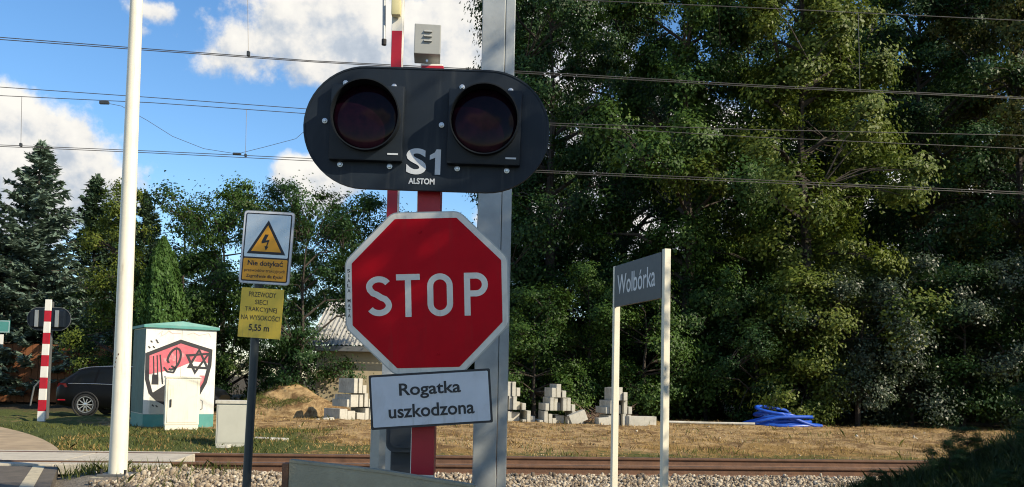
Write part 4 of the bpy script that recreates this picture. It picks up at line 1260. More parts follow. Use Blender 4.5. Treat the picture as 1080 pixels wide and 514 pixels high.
MB().prism(rrect(-0.195, 0.195, -0.284, -0.098, 0.010), -0.009, -0.0072).build('orange_field', MAT['orange'], up_)
tri = [(-0.172, -0.058), (0.172, -0.058), (0.0, 0.235)]
MB().prism(tri, -0.011, -0.0092).build('triangle_edge', MAT['black_print'], up_)
tri2 = [(-0.133, -0.036), (0.133, -0.036), (0.0, 0.191)]
MB().prism(tri2, -0.013, -0.0112).build('triangle', MAT['orange'], up_)
bolt = MB()
bolt.prism([(-0.018, 0.112), (0.012, 0.112), (-0.010, 0.060), (-0.046, 0.050)][::-1], -0.015, -0.0132)
bolt.prism([(-0.046, 0.050), (-0.010, 0.060), (0.022, 0.068), (0.020, 0.052), (-0.042, 0.034)][::-1], -0.0152, -0.0132)
bolt.prism([(0.010, 0.062), (0.022, 0.068), (0.006, 0.006), (-0.004, 0.006)][::-1], -0.0154, -0.0132)
bolt.prism([(-0.017, 0.012), (0.018, 0.008), (-0.003, -0.024)][::-1], -0.0156, -0.0132)
bolt.build('lightning_arrow', MAT['black_print'], up_)
lettering('lettering', 'Nie dotykać', -0.155, 0.160, -0.172, -0.110, -0.0105, MAT['black_print'], up_, 0.02)
lettering('lettering', 'przewodów trakcyjnych', -0.180, 0.182, -0.220, -0.186, -0.0105, MAT['black_print'], up_, 0.0)
lettering('lettering', 'Zagrożenie dla życia!', -0.160, 0.165, -0.270, -0.232, -0.0105, MAT['black_print'], up_, 0.01)
c = at(275.2, 330.5, SP)
lw = MB().prism(rrect(-0.188, 0.188, -0.213, 0.213, 0.004), -0.003, 0.004).build('height_plate', MAT['yellow'], wsn)
lw.location = (c.x - wsn.location.x, SP - wy, c.z - gw); lw.rotation_euler = (0, R(3.2), R(-6))
for (tx, xa, xb, za, zb, bd) in (('PRZEWODY', -0.118, 0.122, 0.137, 0.180, 0.004), ('SIECI', -0.058, 0.052, 0.073, 0.113, 0.004), ('TRAKCYJNEJ', -0.143, 0.140, 0.002, 0.050, 0.004),
                                 ('NA WYSOKOŚCI', -0.170, 0.170, -0.062, -0.006, 0.004), ('5,55 m', -0.095, 0.085, -0.163, -0.098, 0.02)):
    lettering('lettering', tx, xa, xb, za, zb, -0.0045, MAT['black_print'], lw, bd)
for dz in (0.16, -0.10):
    MB().box(-0.045, 0.045, 0.0045, 0.06, dz - 0.015, dz + 0.015, 0.003).build('clamp', MAT['galv_dark'], up_)

# ------------------------------------------------------------------ white pole
pbx = at(124.0, 503, 11.3)
gp = float(terrain(pbx.x, 11.3))
pole = thing('white_pole', 'tall cream white steel pole with bolted base plate', 'pole', (pbx.x, 11.3, gp))
MB().tube([(0, 0, 0.03 - min(0, 0)), (0, 0, 0.9), (-0.01, 0, 3.0), (-0.02, 0, 6.2), (-0.03, 0, 8.0)], [0.112, 0.106, 0.095, 0.077, 0.066], 28).build('shaft', MAT['cream'], pole, smooth=True)
MB().box(-0.19, 0.19, -0.17, 0.17, 0.0, 0.028, 0.004).build('base_plate', MAT['galv_dark'], pole)
for bx in (-0.15, 0.15):
    for by in (-0.13, 0.13):
        MB().tube([(bx, by, 0.028), (bx, by, 0.085)], 0.018, 8).build('anchor_bolt', MAT['black_rubber'], pole)
MB().box(-0.24, 0.24, -0.24, 0.24, -0.25, -0.002, 0.01).build('footing', MAT['concrete_grey'], pole)
for (dz, a) in ((1.42, -118), (1.47, -112), (1.36, -122), (1.52, -95)):
    rr_ = 0.1025
    MB().box(rr_ * math.cos(R(a)) - 0.006, rr_ * math.cos(R(a)) + 0.006, rr_ * math.sin(R(a)) - 0.004, rr_ * math.sin(R(a)) + 0.004, dz, dz + 0.022, 0.002).build('paint_chip', MAT['rust'], pole)

# ------------------------------------------------------------------ station name board
pl_ = at(650, 330, 9.7); pr_ = at(702.6, 300, 8.5)
vx = Vector((pr_.x - pl_.x, pr_.y - pl_.y, 0)); LN = vx.length
gw2 = min(float(terrain(pl_.x, 9.7)), float(terrain(pr_.x, 8.5)))
wol = thing('station_sign', 'dark slate station name board Wolbórka between two pale square posts', 'station sign', (pl_.x, pl_.y, gw2), (0, 0, math.atan2(vx.y, vx.x)))
zt, zbm = at(700, 265, 8.5).z - gw2, at(700, 314.5, 8.5).z - gw2
for i, px_ in enumerate((0.0, LN)):
    MB().box(px_ - 0.03, px_ + 0.03, -0.032, 0.032, -0.3, zt + (0.02 if i else 0.0), 0.004).build('post', MAT['cream'], wol)
MB().box(0.031, LN - 0.031, -0.040, -0.012, zbm, zt - 0.005, 0.003).build('panel', MAT['navy'], wol)
lettering('lettering', 'Wolbórka', 0.12, LN - 0.16, zbm + 0.13, zbm + 0.34, -0.0415, MAT['light_text'], wol, 0.008)

# ------------------------------------------------------------------ opposite barrier and signal
by_ = 24.0
p0 = at(43.5, 441, by_); p1 = at(51.5, 316, by_)
g0 = float(terrain(p0.x, by_))
ob_ = thing('barrier_boom', 'red and white striped raised barrier boom left of the black car', 'barrier boom', (p0.x, by_, g0))
A = Vector((0, 0, 0)); B = Vector((p1.x - p0.x, 0, p1.z - g0))
nb = 11
for k in range(nb):
    a = A.lerp(B, k / nb); b_ = A.lerp(B, (k + 1) / nb - 0.0005)
    mb = MB()
    w0, w1 = 0.098 - 0.022 * k / nb, 0.098 - 0.022 * (k + 1) / nb
    mb.add([(a.x - w0, -0.03, a.z), (a.x + w0, -0.03, a.z), (a.x + w0, 0.03, a.z), (a.x - w0, 0.03, a.z), (b_.x - w1, -0.03, b_.z), (b_.x + w1, -0.03, b_.z), (b_.x + w1, 0.03, b_.z), (b_.x - w1, 0.03, b_.z)],
           [(0, 1, 5, 4), (1, 2, 6, 5), (2, 3, 7, 6), (3, 0, 4, 7), (0, 3, 2, 1), (4, 5, 6, 7)])
    mb.build('red_band' if k % 2 else 'white_band', MAT['red_paint' if k % 2 else 'white_paint'], ob_)
MB().tube([(-0.30, -0.02, 0.45), (-0.22, -0.02, 0.95), (-0.08, -0.02, 1.12)], 0.022, 6).build('support_arm', MAT['galv_dark'], ob_)
MB().box(-0.16, 0.16, -0.16, 0.16, -0.12, 0.02, 0.01).build('footing', MAT['concrete_grey'], ob_)
oy = 25.4
c = at(52, 336.5, oy)
go = float(terrain(c.x, oy))
osg = thing('crossing_signal', 'crossing signal seen from behind, dark oval board behind the striped boom', 'signal', (c.x, oy, go))
MB().box(-0.055, 0.055, 0.02, 0.13, -0.2, c.z - go + 0.5, 0.004).build('mast', MAT['galv_dark'], osg)
zo = c.z - go
bd_ = MB().prism([(x, z + zo) for x, z in stadium(0.30, 0.33)], -0.01, 0.01).build('lamp_board', MAT['board'], osg, smooth=True)
for lx in (-0.29, 0.29):
    MB().box(lx - 0.20, lx + 0.20, -0.13, -0.011, zo - 0.24, zo + 0.24, 0.02).build('lamp_back', MAT['housing'], osg)
    MB().box(lx - 0.05, lx + 0.05, -0.16, -0.131, zo - 0.24, zo + 0.24, 0.004).build('strap', MAT['alu'], osg)
MB().ring([(x, z + zo) for x, z in stadium(0.30, 0.333)], [(x, z + zo) for x, z in stadium(0.30, 0.318)], -0.02, -0.0105).build('rim', MAT['galv_dark'], osg)

# road signs cut by the left edge
c = at(0, 344.5, 27.0); gs = float(terrain(c.x, 27))
rsn = thing('road_sign', 'green direction sign cut by the left edge above a white plate', 'road sign', (c.x - 0.45, 27, gs))
MB().tube([(0, 0.03, -0.2), (0, 0.03, c.z - gs + 0.1)], 0.035, 8).build('post', MAT['galv'], rsn, smooth=True)
MB().box(-0.4, 0.76, -0.02, -0.006, c.z - gs - 0.19, c.z - gs + 0.19, 0.004).build('green_plate', MAT['teal'], rsn)
MB().ring(rrect(-0.385, 0.745, c.z - gs - 0.175, c.z - gs + 0.175, 0.03), rrect(-0.37, 0.73, c.z - gs - 0.16, c.z - gs + 0.16, 0.02), -0.0225, -0.0205).build('border', MAT['white_print'], rsn)
c2 = at(0, 358, 27.0)
MB().box(-0.30, 0.58, -0.02, -0.006, c2.z - gs - 0.15, c2.z - gs + 0.15, 0.004).build('white_plate', MAT['white_paint'], rsn)
MB().box(0.10, 0.46, -0.0235, -0.0205, c2.z - gs - 0.10, c2.z - gs + 0.02).build('black_symbol', MAT['black_print'], rsn)

# ------------------------------------------------------------------ relay cabinet with graffiti
YAW = R(33.5)
cw, cd, ch_ = 1.69, 1.5, 2.42
fl = at(150, 449, 21.6)
g1 = float(terrain(fl.x, fl.y))
cab = thing('relay_cabinet', 'white relay cabinet with teal roof and a graffiti shield', 'cabinet', (fl.x, fl.y, g1), (0, 0, YAW))
off_z = 0.0
MB().box(0.002, cw - 0.002, 0.002, cd, -0.25, 0.30, 0.006).build('plinth', MAT['teal'], cab)
MB().box(0, cw, 0, cd, 0.302, ch_, 0.008).build('wall', MAT['cab_white'], cab)
MB().box(-0.006, -0.0015, 0.02, cd - 0.02, 0.32, ch_ - 0.02).build('shaded_side_cladding', MAT['teal_shaded'], cab)  # teal side sheet, its shade put into the colour
ov = 0.06
MB().box(-ov, cw + ov, -ov, cd + ov, ch_ + 0.002, ch_ + 0.07, 0.006).build('eaves', MAT['teal'], cab)
V = [(-ov, -ov, ch_ + 0.072), (cw + ov, -ov, ch_ + 0.072), (cw + ov, cd + ov, ch_ + 0.072), (-ov, cd + ov, ch_ + 0.072), (cw / 2, -ov + 0.02, ch_ + 0.19), (cw / 2, cd + ov - 0.02, ch_ + 0.19)]
MB().add(V, [(0, 1, 4), (1, 2, 5, 4), (2, 3, 5), (3, 0, 4, 5), (0, 3, 2, 1)]).build('roof', MAT['teal'], cab)
MB().box(cw / 2 + 0.0, cw / 2 + 0.005, -0.003, -0.0005, 0.32, ch_ - 0.02).build('door_seam', MAT['galv_dark'], cab)
kx = cw / 288.0
kz = ch_ / 395.0
def gpt(x, z): return ((x - 45) * kx, (470 - z) * kz)
def gpoly(P): return [gpt(*p) for p in P]
def gshape(name, P, mat, yy):
    mb = MB(); mb.prism(gpoly(P)[::-1], yy, yy + 0.001); return mb.build(name, MAT[mat], cab)
gshape('graffiti_paint', [(58, 182), (185, 130), (306, 162), (304, 210), (240, 205), (160, 240), (60, 262)], 'graf_red', -0.0045)
gshape('graffiti_paint', [(62, 268), (150, 245), (150, 290), (66, 345), (58, 300)], 'cab_white', -0.0047)
gshape('graffiti_paint', [(268, 262), (300, 262), (290, 305), (268, 330)], 'graf_red', -0.0045)
gshape('graffiti_paint', [(72, 340), (150, 288), (150, 385), (100, 362)], 'graf_black', -0.0049)
gshape('graffiti_paint', [(70, 350), (146, 386), (146, 420), (70, 418)], 'pillar_grey', -0.0043)
def gline(P, wd, closed=False, yy=-0.0065, mat='graf_black'):
    mb = MB(); mb.stroke(gpoly(P), wd, yy, yy + 0.001, closed); mb.build('graffiti_line', MAT[mat], cab)
gline([(54, 182), (185, 126), (310, 160), (308, 220), (292, 290), (262, 345), (200, 380), (150, 386), (100, 362), (72, 335), (56, 280)], 0.092, True)
gline([(222, 228), (262, 158), (300, 232)], 0.07, True, -0.0067)
gline([(214, 182), (302, 172), (248, 250)], 0.07, True, -0.0069)
gline([(140, 215)] + [(160 + 22 * math.cos(R(a)) + 16 * math.sin(R(a)), 198 - 42 * math.sin(R(a)) + 10 * math.cos(R(a))) for a in range(200, -120, -20)], 0.055, False, -0.0067)
gline([(168, 150), (172, 235)], 0.025, False, -0.0071)
gline([(120, 232), (135, 250), (160, 252), (168, 236), (150, 226)], 0.045, False, -0.0067)
gline([(92, 185), (98, 270)], 0.03, False, -0.0067)
gline([(78, 188), (82, 262)], 0.03, False, -0.0067)
gline([(104, 182), (118, 300)], 0.035, False, -0.0073)
gshape('graffiti_paint', [(76, 262), (100, 262), (102, 302), (74, 302)], 'graf_black', -0.0075)
gline([(95, 100), (110, 86), (104, 108), (125, 96), (135, 84), (150, 95), (185, 92)], 0.016, False, -0.0067, 'graf_pink')
gline([(210, 98), (235, 88), (260, 98), (300, 88), (310, 104)], 0.014, False, -0.0067, 'graf_pink')
for (x, z) in ((68, 130), (88, 125), (60, 153), (78, 152), (92, 132), (83, 385), (98, 388)):
    gline([(x - 4, z - 3), (x + 4, z + 4)], 0.03, False, -0.0067)
# small cabinet in front of it
c = at(191.5, 450, 21.0)
g2 = float(terrain(c.x, 21.0))
sc_ = thing('meter_cabinet', 'small cream cabinet in front of the graffiti shield', 'cabinet', (c.x, 21.0, g2), (0, 0, R(26)))
MB().box(-0.37, 0.37, 0.0, 0.30, -0.1, 0.10, 0.006).build('plinth', MAT['cream'], sc_)
MB().box(-0.38, 0.38, -0.01, 0.31, 0.102, 1.20, 0.008).build('body', MAT['cream'], sc_)
MB().box(-0.40, 0.40, -0.03, 0.33, 1.202, 1.24, 0.006).build('lid', MAT['cream'], sc_)
MB().box(-0.335, 0.335, -0.022, -0.0105, 0.15, 1.16, 0.004).build('door', MAT['cream'], sc_)
MB().box(-0.28, -0.245, -0.05, -0.0225, 0.52, 0.70, 0.006).build('door_handle', MAT['black_rubber'], sc_)
MB().tube([(0.41, 0.06, 0.45), (0.45, 0.05, 0.48), (0.45, 0.05, 0.66), (0.41, 0.06, 0.69)], 0.012, 6).build('side_hook', MAT['galv_dark'], sc_)
# grey pillar nearer to the track
c = at(244.5, 467, 17.0)
g3 = float(terrain(c.x, 17.0))
pil = thing('junction_cabinet', 'low pale grey junction cabinet behind the dark sign post', 'cabinet', (c.x, 17.0, g3), (0, 0, R(14)))
MB().box(-0.30, 0.30, 0.0, 0.36, -0.1, 0.80, 0.008).build('body', MAT['pillar_grey'], pil)
MB().box(-0.325, 0.325, -0.025, 0.385, 0.802, 0.865, 0.006).build('lid', MAT['concrete'], pil)
MB().box(-0.27, 0.27, -0.010, -0.0005, 0.06, 0.77, 0.003).build('door', MAT['pillar_grey'], pil)
for (u, v, y, sx, sy, sz, rz, lab) in ((286, 462, 18.4, 0.34, 0.16, 0.055, 0.15, 'flat pale concrete slab lying in the grass right of the dark sign post'),
                                       (236, 467, 16.6, 0.11, 0.06, 0.035, 0.0, 'small pale stone at the foot of the grey junction cabinet'),
                                       (346, 438.5, 26.5, 0.16, 0.1, 0.06, 0.4, 'white rubble piece left of the block stack beside the notice plate'),
                                       (335, 440, 26.0, 0.07, 0.05, 0.05, 1.0, 'small white stone between soil heap and block stack')):
    p = at(u, v, y)
    o = MB().box(-sx, sx, -sy, sy, -0.04, sz, min(sz, sy) * 0.35)
    o.V = [(x + 0.02 * math.sin(40 * y_ + 9 * z_), y_, z_ + 0.012 * math.sin(13 * x)) for x, y_, z_ in o.V]
    o = o.build('concrete_piece', MAT['concrete'])
    o.location = (p.x, y, float(terrain(p.x, y)) + 0.01); o.rotation_euler = (0, 0, rz)
    tag(o, lab, 'concrete piece', 'loose concrete pieces')

# ------------------------------------------------------------------ black estate car
def build_car():
    p = at(87, 437, 26.0)
    g = float(terrain(p.x, 26.0))
    car = thing('parked_car', 'black estate car with silver trim, parked behind the white pole', 'car', (p.x - 0.93, 26.85, g), (0, 0, R(4)))
    st = np.array([  # x, z low, z belt, z top, half width, half width at the top
        [0.00, 0.42, 0.72, 0.84, 0.70, 0.66], [0.05, 0.34, 0.80, 0.95, 0.78, 0.70], [0.16, 0.30, 0.90, 1.05, 0.84, 0.66], [0.34, 0.27, 0.93, 1.20, 0.88, 0.62],
        [0.60, 0.25, 0.94, 1.37, 0.90, 0.60], [0.95, 0.24, 0.94, 1.43, 0.91, 0.60], [1.6, 0.22, 0.93, 1.465, 0.915, 0.60], [2.2, 0.22, 0.92, 1.46, 0.915, 0.60],
        [2.7, 0.22, 0.91, 1.42, 0.91, 0.60], [3.05, 0.22, 0.91, 1.33, 0.91, 0.61], [3.5, 0.23, 0.91, 1.08, 0.905, 0.68], [3.72, 0.24, 0.90, 0.99, 0.90, 0.74],
        [4.2, 0.26, 0.84, 0.92, 0.88, 0.72], [4.55, 0.30, 0.72, 0.82, 0.82, 0.66], [4.70, 0.40, 0.60, 0.66, 0.70, 0.55]])
    def section(s):
        x, zl, zb, zt, hw, ht = s
        half = [(hw * 0.90, zl), (hw * 0.985, zl + 0.10), (hw, zl + (zb - zl) * 0.5), (hw * 0.985, zb - 0.05), (hw * 0.955, zb), (ht + (hw * 0.955 - ht) * 0.35, zb + (zt - zb) * 0.62), (ht, zt - 0.05), (ht * 0.86, zt - 0.005), (0.0, zt + 0.02)]
        return half
    xs = np.interp(np.linspace(0, 1, 60), np.linspace(0, 1, len(st)), st[:, 0])
    V = []; F = []
    secs = []
    for x in xs:
        s = [x] + [float(np.interp(x, st[:, 0], st[:, k])) for k in range(1, 6)]
        h = section(s)
        full = [(-a, z) for a, z in h] + [(a, z) for a, z in h[::-1][1:]]
        secs.append(h)
        V += [(x, a, z) for a, z in full]
    n = len(full)
    for i in range(len(xs) - 1):
        for j in range(n - 1):
            a = i * n + j
            F.append((a, a + 1, a + n + 1, a + n))
        F.append((i * n + n - 1, i * n, (i + 1) * n, (i + 1) * n + n - 1))
    F.append(tuple(range(n))[::-1]); F.append(tuple((len(xs) - 1) * n + j for j in range(n)))
    MB().add(V, F).build('body', MAT['car_black'], car, smooth=True)
    def side(x, f):     # point on the glass band of the side facing the camera
        s = [x] + [float(np.interp(x, st[:, 0], st[:, k])) for k in range(1, 6)]
        h = section(s)
        a, z = h[4]; b_, z2 = h[6]
        m_, zm = h[5]
        if f < 0.62:
            q = f / 0.62; yy = a + (m_ - a) * q; zz = z + (zm - z) * q
        else:
            q = (f - 0.62) / 0.38; yy = m_ + (b_ - m_) * q; zz = zm + (z2 - zm) * q
        return (x, -(yy + 0.004), zz + 0.002)
    for (xa, xb, xta, xtb) in ((0.42, 1.12, 0.66, 1.16), (1.18, 2.06, 1.22, 2.08), (2.14, 3.25, 2.16, 2.80)):
        V = []; F = []; m_ = 8
        for i in range(m_ + 1):
            for j in range(6):
                f = 0.06 + 0.86 * j / 5
                x = (xa + (xb - xa) * i / m_) * (1 - f) + (xta + (xtb - xta) * i / m_) * f
                V.append(side(x, f))
        F = [(i * 6 + j, (i + 1) * 6 + j, (i + 1) * 6 + j + 1, i * 6 + j + 1) for i in range(m_) for j in range(5)]
        MB().add(V, F).build('side_window', MAT['car_glass'], car, smooth=True)
    MB().tube([side(x, 0.0) for x in np.linspace(0.40, 3.3, 16)], 0.012, 6).build('window_trim', MAT['chrome'], car, smooth=True)
    rr_ = []
    for x in np.linspace(0.55, 2.75, 14):
        s = side(x, 1.0); rr_.append((x, s[1] + 0.06, s[2] + 0.055))
    MB().tube(rr_, 0.016, 6).build('roof_rail', MAT['chrome'], car, smooth=True)
    for hx in (1.75, 2.65):
        MB().box(hx, hx + 0.2, -0.935, -0.905, 0.80, 0.825, 0.006).build('door_handle', MAT['car_black'], car)
    tl = MB()
    tl.add([(0.045, -0.70, 0.80), (0.42, -0.895, 0.83), (0.36, -0.875, 0.95), (0.10, -0.76, 0.95), (0.02, -0.70, 0.80), (0.0, -0.5, 0.80), (0.05, -0.5, 0.92)], [(0, 1, 2, 3), (0, 3, 6, 5)])
    tl.V = [(x - 0.012, y - 0.018, z) for x, y, z in tl.V]
    tl.build('tail_light', MAT['tail_red'], car)
    MB().box(0.12, 0.40, -0.87, -0.84, 0.44, 0.475, 0.004).build('reflector', MAT['tail_red'], car)
    for wx in (0.93, 3.72):
        for sd in (-1, 1):
            wy_ = sd * 0.80
            wh = MB().lathe_y([(0.205, -0.105), (0.235, -0.115), (0.305, -0.112), (0.325, -0.085), (0.33, 0.0), (0.325, 0.085), (0.305, 0.112), (0.205, 0.105)], 32).build('wheel', MAT['black_rubber'], car, smooth=True)
            wh.location = (wx, wy_, 0.33)
            rim = MB()
            rim.lathe_y([(0.236, sd * 0.118), (0.222, sd * 0.118), (0.205, sd * 0.09), (0.205, sd * 0.02)], 32)
            for q in range(10):
                a = 2 * PI * q / 10
                M = Matrix.Rotation(a, 4, 'Y')
                rim.box(0.03, 0.215, min(sd * 0.075, sd * 0.105), max(sd * 0.075, sd * 0.105), -0.014, 0.014, 0, M)
            rim.lathe_y([(0.0005, sd * 0.115), (0.05, sd * 0.11), (0.05, sd * 0.07)], 16)
            rim.build('rim', MAT['chrome'], wh)
            MB().lathe_y([(0.385, sd * 0.107), (0.372, sd * 0.122), (0.345, sd * 0.122), (0.335, sd * 0.1)], 32).build('arch_trim', MAT['black_rubber'], wh, smooth=True)
build_car()

# ------------------------------------------------------------------ wooden fence and shed in the background
f0 = at(-30, 395, 36.0); f1 = at(152, 395, 36.0)
fn = thing('board_fence', 'brown board fence in the shade behind the black car', 'fence', (f0.x, 36.0, float(terrain(f0.x, 36.0))))
nb = 26
fw = (f1.x - f0.x) / nb
proto = MB().box(0.008, fw - 0.008, -0.012, 0.012, 0.02, 2.35, 0.004).build('board', MAT['fence_wood'], fn)
rd = random.Random(8)
for k in range(nb):
    o = proto if k == 0 else proto.copy()
    if k: COL.objects.link(o); o.parent = fn
    o.location = (k * fw, rd.uniform(-0.006, 0.006), rd.uniform(-0.03, 0.03))
for z in (0.45, 1.9): MB().box(0, nb * fw, 0.021, 0.07, z, z + 0.09).build('fence_rail', MAT['fence_wood'], fn)
for k in range(5): MB().box(k * nb * fw / 4 - 0.05, k * nb * fw / 4 + 0.05, 0.071, 0.17, -0.3, 2.3).build('fence_post', MAT['fence_wood'], fn)

sy = 32.5
s0 = at(333, 400, sy); s1 = at(440, 400, sy)
gs = float(terrain(s0.x, sy))
shed = thing('shed', 'beige shed with pale corrugated roof seen through the shrubs left of the STOP sign', 'shed', (s0.x, sy, gs))
W = s1.x - s0.x
MB().box(0, W, 0, 5.0, -0.3, 2.45, 0.01).build('wall', MAT['wall'], shed)
zr = 2.62
V = []; F = []
nc = int(W / 0.04)
for i in range(nc + 1):
    x = -0.25 + (W + 0.5) * i / nc
    zz = 0.028 * math.sin(x / 0.16 * 2 * PI)
    V += [(x, -0.45, zr + zz - 0.1), (x, 3.2, zr + 1.75 + zz)]
F = [(2 * i, 2 * i + 2, 2 * i + 3, 2 * i + 1) for i in range(nc)]
MB().add(V, F).build('roof_sheet', MAT['roof_sheet'], shed, smooth=False)
MB().box(-0.25, W + 0.25, -0.50, -0.43, zr - 0.33, zr - 0.14, 0.006).build('eaves_board', MAT['galv_dark'], shed)
MB().tube([(W * 0.72, -0.08, -0.2), (W * 0.72, -0.08, 2.4)], 0.045, 8).build('downpipe', MAT['galv_dark'], shed)

# ------------------------------------------------------------------ soil heap
hc_ = at(300, 436, 29.0)
n = 60
V = []; rgx = np.linspace(-1, 1, n)
X, Y = np.meshgrid(rgx, rgx)
rad = np.sqrt(X ** 2 + Y ** 2)
prof = np.clip(1 - rad * (1 + 0.12 * np.sin(3 * np.arctan2(Y, X) + 1)), -0.2, 1)
Zh = 0.92 * np.where(prof > 0, np.minimum(prof, 0.72 + 0.1 * prof) ** 0.8, prof * 0.5) * (1 + 0.22 * np.sin(5 * X + 2) * np.sin(4 * Y + 1)) + 0.09 * wob(X * 9, Y * 9, 1.0) + 0.035 * wob(X * 22, Y * 22, 1.0, 2)
Zh = np.where(rad > 0.98, -0.25, Zh)
V = np.stack([X * 2.2, Y * 1.5, Zh], -1).reshape(-1, 3)
I = np.arange(n * n).reshape(n, n)
F = np.stack([I[:-1, :-1], I[:-1, 1:], I[1:, 1:], I[1:, :-1]], -1).reshape(-1, 4)
hp = mesh_np('soil_heap', V, F, MAT['ground'], smooth=True)
ca = hp.data.color_attributes.new('cover', 'FLOAT_COLOR', 'POINT')
Cc = np.zeros((len(V), 4), np.float32); Cc[:, 0] = 0.2; Cc[:, 1] = 0.75; Cc[:, 3] = 1
ca.data.foreach_set('color', Cc.ravel())
hp.location = (hc_.x, 30.2, float(terrain(hc_.x, 30.2)) + 0.02)
tag(hp, 'heap of ochre soil under the shrubs left of the STOP sign', 'soil heap')
rg = np.random.default_rng(9)
ii = rg.choice(np.where((np.abs(V[:, 2]) > 0.15) & (V[:, 2] > 0) & (V[:, 0] < 0.1 + 0.9 * np.sin(V[:, 1] * 5) - 0.4 * V[:, 2]))[0], 5000)
P = V[ii] + rg.normal(size=(5000, 3)) * np.array([0.04, 0.04, 0.01])
D = unit(np.array([0, 0, 1.0]) + rg.normal(size=P.shape) * 0.45)
Vg, Fg = leaf_faces(P + D * 0.04, unit(rg.normal(size=P.shape)), rg.uniform(0.05, 0.16, 5000), rg, aspect=0.12, fold=0, dirs=D)
hg = mesh_np('heap_grass', Vg, Fg, MAT['grass_green'], hp)
hg['kind'] = 'stuff'

# ------------------------------------------------------------------ stacks of concrete blocks
rd = random.Random(17)
def block(p, yaw, wd, h, ln, lab, grp, tilt=0.0, tilty=0.0):
    o = MB().box(-wd / 2, wd / 2, 0, ln, 0, h, 0.007).build('concrete_block', MAT['concrete'])
    o.location = p; o.rotation_euler = (tilt, tilty, yaw)
    tag(o, lab, 'concrete block', grp)
    return o
def stack(u, v, y, layers, where, grp, yaw=R(12), sc=1.0):
    p = at(u, v, y)
    base = float(terrain(p.x, y)) + 0.0
    names = ['lowest', 'second', 'top']
    z = base
    for k, (cols, lh) in enumerate(layers):
        for (x0, wd, hf, back) in cols:
            x = x0 + wd / 2
            q = Vector((p.x, y, z)) + Vector((math.cos(yaw) * x - math.sin(yaw) * back, math.sin(yaw) * x + math.cos(yaw) * back, 0))
            block(q + Vector((0, rd.uniform(-0.05, 0.05), 0)), yaw + rd.uniform(-0.05, 0.05), wd - 0.016, lh * hf - 0.006, 0.95 + rd.uniform(-0.06, 0.06), 'pale concrete block in the %s layer of the stack %s' % (names[k], where), '%s, %s layer' % (grp, names[k]))
        z += lh
L3 = [([(-0.70, .13, .28, .0), (-0.55, .13, .95, .02), (-0.41, .13, .75, .0), (-0.27, .13, .42, .05), (-0.12, .30, .62, .28), (0.20, .13, .55, .0), (0.34, .13, 1.0, .0), (0.48, .13, .9, .03), (0.62, .12, .28, .0)], 0.40),
      ([(-0.52, .13, .55, .0), (-0.37, .13, 1.0, .0), (-0.23, .13, 1.0, .04), (-0.07, .10, .62, .22), (0.04, .13, .95, .0), (0.18, .13, 1.0, .02), (0.32, .13, .5, .0)], 0.41),
      ([(-0.32, .14, .72, .0), (-0.17, .16, 1.0, .02), (0.01, .14, .52, .0)], 0.42)]
L2 = [([(-0.6, .13, .9, 0), (-0.46, .13, .6, 0), (-0.32, .13, .9, 0), (-0.17, .30, .8, .3), (0.15, .13, .3, 0), (0.29, .13, .95, 0), (0.43, .13, .55, 0)], 0.42),
      ([(-0.45, .13, 1, 0), (-0.3, .13, 1, 0), (-0.16, .13, 1, 0), (-0.02, .13, .6, .2), (0.13, .13, .5, 0)], 0.42),
      ([(-0.34, .13, 1, 0), (-0.2, .13, 1.0, 0), (-0.06, .13, .6, 0)], 0.45)]
L4 = [([(-0.55, .13, .62, 0), (-0.41, .13, .9, 0), (-0.24, .13, .95, 0), (-0.1, .13, .9, .2), (0.05, .13, 1, 0), (0.20, .13, .95, 0), (0.36, .13, .3, 0)], 0.40),
      ([(-0.5, .13, .5, 0), (-0.36, .13, 1, 0), (-0.22, .13, 1, 0), (-0.06, .13, .65, .2), (0.08, .13, 1, 0), (0.23, .13, .55, 0)], 0.41),
      ([(-0.26, .13, .95, 0), (-0.11, .16, .98, 0), (0.07, .13, .62, 0)], 0.42)]
L1 = [([(-0.75, .28, .85, .0), (-0.46, .28, .7, .04), (-0.16, .28, .55, .0), (0.14, .14, .9, .02), (0.29, .14, 1.0, .0)], 0.40),
      ([(-0.52, .14, .55, 0), (-0.37, .28, .9, .02), (-0.08, .14, .9, 0), (0.08, .14, 1, 0), (0.24, .14, .6, .02)], 0.42),
      ([(-0.28, .14, 1, 0), (-0.13, .14, 1, 0), (0.02, .14, .55, 0)], 0.46)]
stack(381, 441.5, 27.5, L1, 'at the notice plate', 'blocks left of the notice plate', R(38))
stack(546, 443, 27.6, L2, 'touching the grey mast', 'blocks beside the grey mast')
stack(592, 443, 27.6, L3, 'right of the mast', 'blocks second right of the grey mast')
stack(655, 443, 27.4, L4, 'at the station sign', 'blocks behind the station sign')
p = at(622, 440, 26.9); block((p.x - 0.28, 26.9, float(terrain(p.x, 26.9)) + 0.06), R(10), 0.52, 0.32, 0.3, 'tilted pale concrete block lying between two stacks', None, 0.0, R(-22))
p = at(638, 441, 26.8); block((p.x, 26.8, float(terrain(p.x, 26.8))), R(12), 0.36, 0.24, 0.3, 'low concrete block just right of the tilted block', None, 0.0, R(-5))
p = at(678, 442, 26.6); block((p.x, 26.6, float(terrain(p.x, 26.6))), R(8), 0.84, 0.30, 0.35, 'long low concrete block between the posts of the station sign', None)
